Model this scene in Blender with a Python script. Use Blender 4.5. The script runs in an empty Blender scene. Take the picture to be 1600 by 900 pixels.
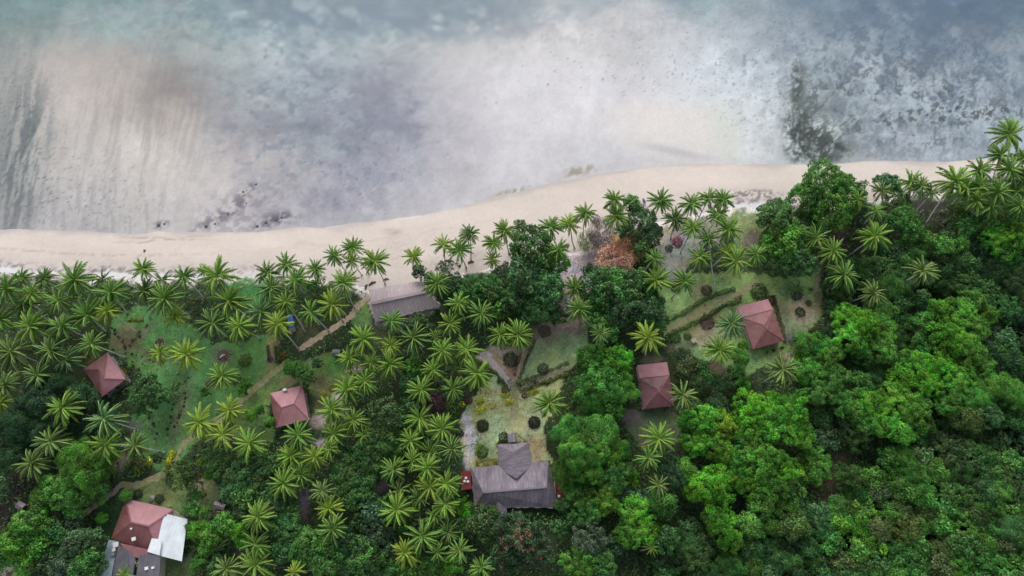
import bpy, math, random
import numpy as np
from mathutils import Vector, Matrix

# ------------------------------------------------------------------ camera, world, light
sc = bpy.context.scene
COL = sc.collection
F = 1067.0                      # focal length in photograph pixels (1600 wide)
TILT = math.radians(18.0)
H = 169.3
ct, st = math.cos(TILT), math.sin(TILT)
cam_d = bpy.data.cameras.new('camera')
cam = bpy.data.objects.new('camera', cam_d)
COL.objects.link(cam)
cam.location = (0, 0, H)
cam.rotation_euler = (TILT, 0, 0)
cam_d.sensor_width = 36
cam_d.lens = 36 * F / 1600
cam_d.clip_start = 1
cam_d.clip_end = 12000
sc.camera = cam

SUN_EL, SUN_AZ = math.radians(38), math.radians(-8)     # azimuth from +Y (seaward) towards +X
world = bpy.data.worlds.new('World')
sc.world = world
world.use_nodes = True
wn = world.node_tree
bg = wn.nodes['Background']
sky = wn.nodes.new('ShaderNodeTexSky')
sky.sky_type = 'NISHITA'
sky.sun_disc = False
sky.sun_elevation = SUN_EL
sky.sun_rotation = SUN_AZ
sky.air_density = 1.0
sky.dust_density = 4.0
sky.ozone_density = 1.0
hs = wn.nodes.new('ShaderNodeHueSaturation')            # cloud cover takes the blue out of the sky
hs.inputs['Saturation'].default_value = 0.45
wn.links.new(sky.outputs[0], hs.inputs['Color'])
wn.links.new(hs.outputs[0], bg.inputs['Color'])
bg.inputs['Strength'].default_value = 0.15
sun_d = bpy.data.lights.new('sun', 'SUN')
sun_d.energy = 0.8
sun_d.angle = math.radians(35)
sun_d.color = (1.0, 0.96, 0.9)
sun = bpy.data.objects.new('sun', sun_d)
COL.objects.link(sun)
sd = Vector((math.sin(SUN_AZ) * math.cos(SUN_EL), math.cos(SUN_AZ) * math.cos(SUN_EL), math.sin(SUN_EL)))
sun.rotation_euler = sd.to_track_quat('Z', 'Y').to_euler()
sc.view_settings.view_transform = 'Standard'
sc.view_settings.look = 'None'
sc.view_settings.exposure = 0.25
sc.view_settings.gamma = 1.0
sc.render.engine = 'CYCLES'
sc.cycles.max_bounces = 6
sc.cycles.diffuse_bounces = 4
sc.cycles.glossy_bounces = 2
sc.cycles.transmission_bounces = 3
sc.cycles.transparent_max_bounces = 6

rnd = random.Random(7)
R = np.random.RandomState(11)

# ------------------------------------------------------------------ projection helpers
def at(px, py, z=0.0):
    """point at height z seen at pixel (px, py) of the 1600x900 photograph"""
    x, y = (px - 800) / F, -(py - 450) / F
    dy, dz = y * ct + st, y * st - ct
    s = (z - H) / dz
    return Vector((x * s, dy * s, z))

def proj(x, y, z):
    """world -> photograph pixels (numpy)"""
    zz = z - H
    d = y * st - zz * ct
    v = y * ct + zz * st
    return 800 + F * x / d, 450 - F * v / d

def mpp(p):
    """metres per photograph pixel at a point"""
    return (p[1] * st - (p[2] - H) * ct) / F

# ------------------------------------------------------------------ noise
def _hash(ix, iy, seed):
    h = (ix.astype(np.int64) * 374761393 + iy.astype(np.int64) * 668265263 + seed * 1442695041) & 0xffffffff
    h = ((h ^ (h >> 13)) * 1274126177) & 0xffffffff
    return ((h ^ (h >> 16)) & 0xffff) / 65535.0

def vnoise(x, y, seed=0):
    ix, iy = np.floor(x), np.floor(y)
    fx, fy = x - ix, y - iy
    fx, fy = fx * fx * (3 - 2 * fx), fy * fy * (3 - 2 * fy)
    a, b = _hash(ix, iy, seed), _hash(ix + 1, iy, seed)
    c, d = _hash(ix, iy + 1, seed), _hash(ix + 1, iy + 1, seed)
    return (a * (1 - fx) + b * fx) * (1 - fy) + (c * (1 - fx) + d * fx) * fy

def fbm(x, y, seed=0, o=5, g=0.55):
    s, a, t = 0, 1.0, 0
    for i in range(o):
        s = s + a * vnoise(x * 2 ** i + i * 17.3, y * 2 ** i - i * 9.1, seed + i)
        t += a
        a *= g
    return s / t

def sstep(a, b, x):
    t = np.clip((x - a) / (b - a), 0, 1)
    return t * t * (3 - 2 * t)

def lin(c):
    c = np.asarray(c, float) / 255.0
    return np.where(c <= 0.04045, c / 12.92, ((c + 0.055) / 1.055) ** 2.4)

def alb(c, k=1.12):
    return lin(c) / k

# ------------------------------------------------------------------ object helpers
def tag(o, label=None, cat=None, group=None, kind=None):
    if label: o['label'] = label
    if cat: o['category'] = cat
    if group: o['group'] = group
    if kind: o['kind'] = kind
    return o

def empty(name, loc=(0, 0, 0), rz=0.0):
    o = bpy.data.objects.new(name, None)
    o.location = loc
    o.rotation_euler = (0, 0, rz)
    o.empty_display_size = 0.5
    COL.objects.link(o)
    return o

def npmesh(name, V, Fq, mats=(), attrs=None, smooth=False, mi=None, cols=None, uvs=None):
    """V (n,3); Fq list of arrays (m,3)/(m,4)"""
    me = bpy.data.meshes.new(name)
    V = np.asarray(V, np.float32)
    Fq = [np.asarray(f, np.int32) for f in (Fq if isinstance(Fq, list) else [Fq]) if len(f)]
    me.vertices.add(len(V))
    me.vertices.foreach_set('co', V.ravel())
    idx = np.concatenate([f.ravel() for f in Fq])
    tot = np.concatenate([np.full(len(f), f.shape[1], np.int32) for f in Fq])
    me.loops.add(len(idx))
    me.loops.foreach_set('vertex_index', idx)
    me.polygons.add(len(tot))
    me.polygons.foreach_set('loop_start', np.concatenate([[0], np.cumsum(tot)[:-1]]).astype(np.int32))
    me.polygons.foreach_set('loop_total', tot)
    if mi is not None:
        me.polygons.foreach_set('material_index', np.asarray(mi, np.int32))
    if smooth:
        me.polygons.foreach_set('use_smooth', np.ones(len(tot), bool))
    for k, a in (attrs or {}).items():
        at_ = me.attributes.new(k, 'FLOAT', 'POINT')
        at_.data.foreach_set('value', np.asarray(a, np.float32))
    if cols is not None:
        ca = me.color_attributes.new('Col', 'FLOAT_COLOR', 'POINT')
        c4 = np.ones((len(V), 4), np.float32)
        c4[:, :3] = cols
        ca.data.foreach_set('color', c4.ravel())
    me.update(calc_edges=True)
    me.validate()
    for m in mats: me.materials.append(m)
    return me

def obj(name, me, parent=None, color=None, loc=None, rot=None):
    o = bpy.data.objects.new(name, me)
    COL.objects.link(o)
    if parent: o.parent = parent
    if color is not None: o.color = (color[0], color[1], color[2], 1)
    if loc is not None: o.location = loc
    if rot is not None: o.rotation_euler = rot
    return o

class MB:
    """collects simple solids, builds one mesh with planar UVs per face group"""
    def __init__(s):
        s.v, s.f, s.uv = [], [], []
    def poly(s, pts, uv=None):
        b = len(s.v)
        s.v += [tuple(p) for p in pts]
        s.f.append(list(range(b, b + len(pts))))
        s.uv.append(uv or [(0, 0)] * len(pts))
    def slab(s, pts, t=0.15):
        """a polygon with thickness t straight down; uv: u along first edge, v across"""
        pts = [Vector(p) for p in pts]
        e = (pts[1] - pts[0]).normalized()
        n = (pts[1] - pts[0]).cross(pts[-1] - pts[0]).normalized()
        if n.z < 0:
            n = -n
        w = n.cross(e)
        uv = [((p - pts[0]).dot(e), (p - pts[0]).dot(w)) for p in pts]
        lo = [p - Vector((0, 0, t)) for p in pts]
        s.poly(pts, uv)
        s.poly(lo[::-1], uv[::-1])
        for i in range(len(pts)):
            j = (i + 1) % len(pts)
            s.poly([pts[i], lo[i], lo[j], pts[j]], [uv[i], uv[i], uv[j], uv[j]])
    def box(s, c, d, rz=0.0):
        c = Vector(c); m = Matrix.Rotation(rz, 3, 'Z')
        P = [c + m @ Vector((sx * d[0] / 2, sy * d[1] / 2, sz * d[2] / 2)) for sz in (-1, 1) for sx, sy in ((-1, -1), (1, -1), (1, 1), (-1, 1))]
        for q in ((3, 2, 1, 0), (4, 5, 6, 7), (0, 1, 5, 4), (1, 2, 6, 5), (2, 3, 7, 6), (3, 0, 4, 7)):
            s.poly([P[i] for i in q], [(0, 0), (1, 0), (1, 1), (0, 1)])
    def bar(s, a, b, w=0.15, h=0.1):
        a, b = Vector(a), Vector(b)
        d = (b - a); L = d.length; d.normalize()
        side = d.cross(Vector((0, 0, 1)))
        side = Vector((1, 0, 0)) if side.length < 1e-3 else side.normalized()
        up = side.cross(d)
        P = [p + side * w / 2 * sx + up * h / 2 * sz for p in (a, b) for sx, sz in ((-1, -1), (1, -1), (1, 1), (-1, 1))]
        for q in ((0, 1, 2, 3), (7, 6, 5, 4), (0, 4, 5, 1), (1, 5, 6, 2), (2, 6, 7, 3), (3, 7, 4, 0)):
            s.poly([P[i] for i in q])
    def tube(s, pts, rad, n=7, cap=True):
        pts = [Vector(p) for p in pts]
        base = len(s.v)
        for i, p in enumerate(pts):
            d = (pts[min(i + 1, len(pts) - 1)] - pts[max(i - 1, 0)]).normalized()
            a = d.cross(Vector((0, 1, 0.01))); a = a.normalized()
            b = d.cross(a)
            r = rad[i] if hasattr(rad, '__len__') else rad
            for k in range(n):
                t = 2 * math.pi * k / n
                s.v.append(tuple(p + a * r * math.cos(t) + b * r * math.sin(t)))
        for i in range(len(pts) - 1):
            for k in range(n):
                k2 = (k + 1) % n
                s.f.append([base + i * n + k, base + i * n + k2, base + (i + 1) * n + k2, base + (i + 1) * n + k])
                s.uv.append([(0, 0)] * 4)
        if cap:
            s.f.append([base + (len(pts) - 1) * n + k for k in range(n)]); s.uv.append([(0, 0)] * n)
            s.f.append([base + k for k in range(n)][::-1]); s.uv.append([(0, 0)] * n)
    def mesh(s, name, m, smooth=False):
        me = bpy.data.meshes.new(name)
        me.from_pydata(s.v, [], s.f)
        ul = me.uv_layers.new(name='UVMap')
        flat = [c for f in s.uv for p in f for c in p]
        ul.data.foreach_set('uv', flat)
        me.materials.append(m)
        if smooth:
            me.polygons.foreach_set('use_smooth', [True] * len(me.polygons))
        me.update()
        return me
    def build(s, name, m, parent=None, smooth=False):
        return obj(name, s.mesh(name, m, smooth), parent)

# ------------------------------------------------------------------ materials
def new_mat(name):
    m = bpy.data.materials.new(name)
    m.use_nodes = True
    nt = m.node_tree
    return m, nt, nt.nodes['Principled BSDF'], nt.nodes, nt.links

def mixc(N, L, a, b, fac, mode='MIX'):
    n = N.new('ShaderNodeMix'); n.data_type = 'RGBA'; n.blend_type = mode
    for i, v in ((0, fac), (6, a), (7, b)):
        if hasattr(v, 'links') or hasattr(v, 'is_linked'): L.new(v, n.inputs[i])
        elif i == 0: n.inputs[0].default_value = v
        else: n.inputs[i].default_value = (*v[:3], 1)
    return n.outputs[2]

def noise_node(N, L, scale, detail=4, vec=None, rough=0.6):
    n = N.new('ShaderNodeTexNoise')
    n.inputs['Scale'].default_value = scale
    n.inputs['Detail'].default_value = detail
    n.inputs['Roughness'].default_value = rough
    if vec is not None: L.new(vec, n.inputs['Vector'])
    return n.outputs['Fac']

def ramp(N, L, fac, stops):
    r = N.new('ShaderNodeValToRGB')
    L.new(fac, r.inputs[0])
    e = r.color_ramp.elements
    while len(e) < len(stops): e.new(0.5)
    for i, (p, c) in enumerate(stops):
        e[i].position = p
        e[i].color = (*c, 1) if hasattr(c, '__len__') else (c, c, c, 1)
    return r.outputs[0]

def pos(N):
    g = N.new('ShaderNodeNewGeometry')
    return g.outputs['Position']

def mapping(N, L, vec, scale, rot=(0, 0, 0)):
    m = N.new('ShaderNodeMapping')
    m.inputs['Scale'].default_value = scale
    m.inputs['Rotation'].default_value = rot
    L.new(vec, m.inputs['Vector'])
    return m.outputs[0]

def bump(N, L, bsdf, h, strength=0.4, dist=0.1):
    b = N.new('ShaderNodeBump')
    b.inputs['Strength'].default_value = strength
    b.inputs['Distance'].default_value = dist
    L.new(h, b.inputs['Height'])
    L.new(b.outputs[0], bsdf.inputs['Normal'])

def foliage_mat(name, rough=0.5, transl=0.25, lo=0.45, hi=1.5, patch=0.12, plo=0.55, phi=1.5, spec=0.35):
    m, nt, b, N, L = new_mat(name)
    oi = N.new('ShaderNodeObjectInfo')
    a = N.new('ShaderNodeAttribute'); a.attribute_name = 'var'
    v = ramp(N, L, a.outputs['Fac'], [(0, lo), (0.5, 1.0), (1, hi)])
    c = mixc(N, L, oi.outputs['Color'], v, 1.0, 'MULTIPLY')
    p = pos(N)
    n1 = noise_node(N, L, patch, 5, p, 0.62)
    v2 = ramp(N, L, n1, [(0.34, plo), (0.66, phi)])
    c = mixc(N, L, c, v2, 1.0, 'MULTIPLY')
    h = N.new('ShaderNodeHueSaturation')
    L.new(c, h.inputs['Color'])
    n2 = noise_node(N, L, patch * 2.3, 3, p)
    mr = N.new('ShaderNodeMapRange')
    mr.inputs[1].default_value = 0.3; mr.inputs[2].default_value = 0.7
    mr.inputs[3].default_value = 0.475; mr.inputs[4].default_value = 0.525
    L.new(n2, mr.inputs[0]); L.new(mr.outputs[0], h.inputs['Hue'])
    L.new(h.outputs[0], b.inputs['Base Color'])
    b.inputs['Roughness'].default_value = rough
    b.inputs['Specular IOR Level'].default_value = spec
    tr = N.new('ShaderNodeBsdfTranslucent')
    L.new(h.outputs[0], tr.inputs['Color'])
    mx = N.new('ShaderNodeMixShader'); mx.inputs[0].default_value = transl
    out = N['Material Output'] if 'Material Output' in N else N.new('ShaderNodeOutputMaterial')
    L.new(b.outputs[0], mx.inputs[1]); L.new(tr.outputs[0], mx.inputs[2])
    L.new(mx.outputs[0], out.inputs['Surface'])
    return m

M = {}
M['leaf'] = foliage_mat('leaf_foliage', lo=.3, hi=1.9, spec=.45, rough=.45)
M['vine'] = foliage_mat('soft_foliage', rough=0.65, lo=0.3, hi=1.8, patch=0.16, plo=0.42, phi=1.6, spec=0.25)
M['frond'] = foliage_mat('palm_leaflets', rough=0.45, transl=0.3, lo=0.6, hi=1.35, patch=0.3, plo=0.75, phi=1.25, spec=0.4)

def plain(name, c, rough=0.7, var=0.25, scale=2.0, bumpy=0.0, spec=0.3, metal=0.0, objcol=False):
    m, nt, b, N, L = new_mat(name)
    n = noise_node(N, L, scale, 5, pos(N))
    v = ramp(N, L, n, [(0.3, 1 - var), (0.7, 1 + var)])
    if objcol:
        oi = N.new('ShaderNodeObjectInfo'); base = oi.outputs['Color']
    else:
        base = c
    L.new(mixc(N, L, base, v, 1.0, 'MULTIPLY'), b.inputs['Base Color'])
    b.inputs['Roughness'].default_value = rough
    b.inputs['Specular IOR Level'].default_value = spec
    b.inputs['Metallic'].default_value = metal
    if bumpy: bump(N, L, b, n, bumpy, 0.1)
    return m

M['trunk'] = plain('palm_trunk', (0.60, 0.61, 0.60), 0.85, 0.35, 3)
M['bark'] = plain('tree_bark', (0.13, 0.10, 0.08), 0.9, 0.4, 2)
M['palebark'] = plain('pale_dry_branches', (0.26, 0.22, 0.21), 0.9, 0.3, 2)
M['rachis'] = plain('frond_midrib', (0.38, 0.48, 0.13), 0.5, 0.2, 1)
M['white'] = plain('white_paint', (0.78, 0.79, 0.8), 0.5, 0.05, 1.0)
M['wall'] = plain('cream_wall', (0.5, 0.46, 0.38), 0.8, 0.15, 1.0)
M['wood'] = plain('dark_timber', (0.13, 0.09, 0.06), 0.8, 0.3, 3)
M['palewood'] = plain('pale_timber', (0.42, 0.36, 0.27), 0.8, 0.2, 3)
M['glass'] = plain('window_glass', (0.03, 0.04, 0.05), 0.08, 0.1, 1.0, spec=0.6)
M['stone'] = plain('grey_stone', (0.30, 0.28, 0.28), 0.9, 0.35, 1.5, 0.5)
M['rock'] = plain('dark_reef_rock', (0.09, 0.085, 0.10), 0.8, 0.4, 2.5, 0.6)
M['blue'] = plain('blue_tarpaulin', (0.07, 0.17, 0.50), 0.5, 0.2, 1.2)
M['soil'] = plain('garden_soil', (0.13, 0.10, 0.08), 0.95, 0.45, 1.6, 0.5)
M['redcloth'] = plain('red_petals', (0.34, 0.07, 0.07), 0.7, 0.3, 2)

def roof_metal(name, c, c2, rough=0.45, wear=0.5, freq=4.0):
    m, nt, b, N, L = new_mat(name)
    uv = N.new('ShaderNodeUVMap').outputs[0]
    w = N.new('ShaderNodeTexWave'); w.wave_type = 'BANDS'; w.bands_direction = 'X'
    w.inputs['Scale'].default_value = freq
    L.new(uv, w.inputs['Vector'])
    n = noise_node(N, L, 0.5, 6, mapping(N, L, uv, (1.6, 0.4, 1)), 0.7)
    n2 = noise_node(N, L, 0.35, 4, pos(N), 0.6)
    f = ramp(N, L, n, [(0.35, 0.0), (0.7, 1.0)])
    f2 = N.new('ShaderNodeMath'); f2.operation = 'MULTIPLY'; f2.inputs[1].default_value = wear
    L.new(f, f2.inputs[0])
    cc = mixc(N, L, c, c2, f2.outputs[0])
    cc = mixc(N, L, cc, ramp(N, L, n2, [(0.3, 0.85), (0.7, 1.12)]), 1.0, 'MULTIPLY')
    # sheet laps every 0.8 m
    br = N.new('ShaderNodeTexBrick')
    br.inputs['Scale'].default_value = 1.0
    br.inputs['Brick Width'].default_value = 0.8; br.inputs['Row Height'].default_value = 30
    br.inputs['Mortar Size'].default_value = 0.03; br.offset = 0
    br.inputs['Color1'].default_value = (1, 1, 1, 1); br.inputs['Color2'].default_value = (0.93, 0.93, 0.93, 1)
    br.inputs['Mortar'].default_value = (0.8, 0.8, 0.8, 1)
    L.new(uv, br.inputs['Vector'])
    cc = mixc(N, L, cc, br.outputs[0], 1.0, 'MULTIPLY')
    L.new(cc, b.inputs['Base Color'])
    b.inputs['Roughness'].default_value = rough
    b.inputs['Specular IOR Level'].default_value = 0.5
    bump(N, L, b, w.outputs[0], 0.25, 0.05)
    return m

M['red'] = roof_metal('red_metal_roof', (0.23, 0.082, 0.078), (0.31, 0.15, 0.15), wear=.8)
M['pinkred'] = roof_metal('faded_and_lit_red_metal_roof', (0.46, 0.20, 0.225), (0.52, 0.28, 0.33))  # paler red, also laid on the brighter-lit slopes of mixed roofs
M['darkred'] = roof_metal('dark_brown_red_metal_roof', (0.16, 0.062, 0.068), (0.26, 0.12, 0.13), wear=.7)
M['cap'] = plain('pale_ridge_metal', (0.29, 0.14, 0.145), 0.5, 0.15, 1)  # a little paler than the plain red sheets
M['whitemetal'] = roof_metal('white_metal_roof', (0.86, 0.92, 0.96), (0.78, 0.85, 0.90), 0.35, 0.5)
M['bluemetal'] = roof_metal('pale_blue_metal_roof', (0.38, 0.48, 0.56), (0.52, 0.62, 0.69), 0.35, 0.8)
M['slate'] = roof_metal('dark_grey_metal_roof', (0.10, 0.10, 0.125), (0.19, 0.18, 0.21), 0.5, 0.8)
M['lavender'] = roof_metal('grey_lavender_sheet', (0.30, 0.25, 0.29), (0.36, 0.31, 0.35))
M['maroon'] = roof_metal('deep_red_metal_roof', (0.22, 0.03, 0.035), (0.27, 0.06, 0.06), 0.4)

def thatch(name, c, c2, c3):
    m, nt, b, N, L = new_mat(name)
    uv = N.new('ShaderNodeUVMap').outputs[0]
    n = noise_node(N, L, 1.0, 7, mapping(N, L, uv, (2.6, 0.22, 1)), 0.75)
    n3 = noise_node(N, L, 1.0, 6, mapping(N, L, uv, (9, 0.9, 1)), 0.7)
    n2 = noise_node(N, L, 0.35, 5, mapping(N, L, uv, (1.0, 0.6, 1)), 0.6)
    cc = mixc(N, L, c, c2, ramp(N, L, n, [(0.36, 0.0), (0.64, 1.0)]))
    cc = mixc(N, L, cc, c3, ramp(N, L, n2, [(0.45, 0.0), (0.75, 0.9)]))
    cc = mixc(N, L, cc, ramp(N, L, n3, [(0.3, 0.72), (0.7, 1.22)]), 1.0, 'MULTIPLY')
    L.new(cc, b.inputs['Base Color'])
    b.inputs['Roughness'].default_value = 0.9
    b.inputs['Specular IOR Level'].default_value = 0.15
    bump(N, L, b, n3, 0.6, 0.12)
    return m
M['thatch'] = thatch('weathered_grey_thatch', (0.175, 0.155, 0.185), (0.34, 0.30, 0.35), (0.125, 0.11, 0.14))
M['thatch2'] = thatch('brown_grey_thatch', (0.31, 0.265, 0.285), (0.49, 0.42, 0.445), (0.38, 0.32, 0.33))

# ------------------------------------------------------------------ shoreline and vegetation line
SH_PX = [(-200,352),(-60,354),(0,356),(60,358),(150,361),(200,362),(250,360),(330,364),(420,362),(480,355),(540,349),(600,345),(660,334),(720,322),(780,306),(840,292),(900,279),(960,266),(1020,259),(1100,256),(1170,258),(1250,256),(1350,253),(1420,252),(1480,253),(1530,248),(1570,244),(1600,241),(1700,226),(1800,210)]
VG_PX = [(-200,424),(0,424),(100,430),(200,433),(300,433),(380,431),(430,428),(480,432),(540,440),(580,452),(640,455),(700,428),(760,418),(830,400),(900,392),(950,372),(1000,350),(1040,345),(1100,330),(1150,324),(1200,322),(1250,322),(1300,322),(1370,312),(1430,300),(1470,300),(1510,272),(1560,254),(1600,248),(1700,235),(1800,220)]
WZ = -1.0
sh = np.array([tuple(at(a, b, WZ))[:2] for a, b in SH_PX])
vg = np.array([tuple(at(a, b, 0))[:2] for a, b in VG_PX])
def shoreY(x):
    x = np.asarray(x, float)
    return np.interp(x, sh[:, 0], sh[:, 1]) + (fbm(x * 0.08, x * 0 + 3, 5, 5, .6) - 0.5) * 1.8
def vegY(x): return np.interp(x, vg[:, 0], vg[:, 1])
def ground_z(x, y):
    x = np.asarray(x, float); y = np.asarray(y, float)
    s = shoreY(x)
    v = np.minimum(vegY(x), s - 5)
    d = s - y
    up = sstep(0, 1, np.clip(d / (s - v), 0, 1)) * 0.5 + np.clip(d / (s - v), 0, 1) * 0.5
    z = np.where(d > 0, WZ + up * 1.0, WZ - 0.05 - np.minimum(-d * 0.02, 1.4))
    return z, d, y - v

# ------------------------------------------------------------------ colour of the sea bed (measured patches of sand, mud and weed)
G = {
-80:[(90,120,125)]*3+[(95,118,128),(85,112,124),(80,108,122),(85,112,126),(90,118,130),(98,124,134),(120,140,146),(105,128,140),(112,134,144),(105,125,138),(90,110,128),(75,95,118),(62,84,110),(70,92,115)],
0: [(118,146,146),(122,150,152),(130,155,158),(135,158,160),(115,140,150),(100,127,140),(105,130,144),(110,134,148),(122,142,152),(160,168,172),(125,144,154),(138,160,166),(132,148,156),(112,130,144),(93,112,132),(78,100,124),(84,104,120)],
40:[(112,138,138),(148,160,158),(145,165,165),(140,160,163),(138,160,163),(112,134,148),(122,145,155),(118,138,150),(160,160,163),(200,194,194),(182,182,186),(178,184,190),(142,152,160),(125,140,152),(108,125,140),(93,110,128),(100,120,132)],
80:[(140,150,148),(170,168,164),(172,170,168),(155,162,162),(168,180,184),(135,150,160),(150,165,168),(178,178,180),(200,196,196),(212,208,208),(200,200,202),(194,199,205),(158,168,176),(142,155,165),(122,138,150),(106,120,134),(118,134,145)],
120:[(158,160,157),(188,180,176),(182,173,168),(148,145,146),(148,160,168),(150,162,172),(150,155,165),(195,192,196),(212,208,212),(215,211,215),(212,210,214),(206,212,218),(194,203,210),(160,172,180),(142,154,166),(135,148,160),(135,148,160)],
160:[(166,165,161),(198,190,186),(178,170,166),(148,142,142),(165,170,175),(145,152,163),(132,136,152),(195,190,196),(214,210,214),(218,213,217),(214,212,216),(214,216,220),(208,214,219),(150,163,164),(160,172,180),(165,178,188),(150,165,178)],
200:[(162,162,159),(194,187,184),(192,185,181),(188,180,176),(150,151,160),(140,145,158),(136,140,156),(190,185,192),(214,209,213),(218,213,217),(225,217,216),(220,218,216),(212,217,220),(135,146,146),(160,172,182),(165,178,190),(165,178,192)],
240:[(158,160,158),(190,185,182),(204,198,194),(204,198,195),(182,176,180),(150,155,165),(152,152,165),(186,181,188),(211,206,210),(214,210,214),(205,202,206),(215,212,211),(210,212,215),(150,158,160),(175,182,192),(172,184,196),(168,182,195)],
280:[(158,160,158),(193,188,186),(202,196,193),(208,202,199),(196,189,189),(164,160,172),(162,162,175),(190,184,190),(208,203,208),(200,195,196),(205,200,202),(210,206,206),(208,205,205),(190,190,192),(190,190,195),(175,184,196),(168,182,195)],
320:[(150,151,150),(190,186,186),(194,190,188),(204,198,198),(192,184,188),(172,167,178),(184,179,188),(203,198,203),(206,200,203),(205,198,200)]+[(205,200,200)]*7,
360:[(168,164,168),(188,183,184),(192,188,187),(200,193,194),(190,183,187),(186,180,186),(195,190,195)]+[(205,198,202)]*10,
}
GY = sorted(G)
GRID = np.array([G[k] for k in GY], float)

def sample_grid(px, py):
    u = np.clip(px / 100.0, 0, 15.999)
    v = np.clip(np.interp(py, GY, range(len(GY))), 0, len(GY) - 1.001)
    i, j = np.floor(u).astype(int), np.floor(v).astype(int)
    fu, fv = (u - i)[:, None], (v - j)[:, None]
    fu, fv = fu * fu * (3 - 2 * fu) * .6 + fu * .4, fv
    return (GRID[j, i] * (1 - fu) + GRID[j, i + 1] * fu) * (1 - fv) + (GRID[j + 1, i] * (1 - fu) + GRID[j + 1, i + 1] * fu) * fv

def ell(px, py, cx, cy, rx, ry, ang=0, soft=0.5):
    a = math.radians(ang)
    dx, dy = px - cx, py - cy
    u = (dx * math.cos(a) + dy * math.sin(a)) / rx
    v = (-dx * math.sin(a) + dy * math.cos(a)) / ry
    r = np.sqrt(u * u + v * v)
    return 1 - sstep(1 - soft, 1 + soft, r)

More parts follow.
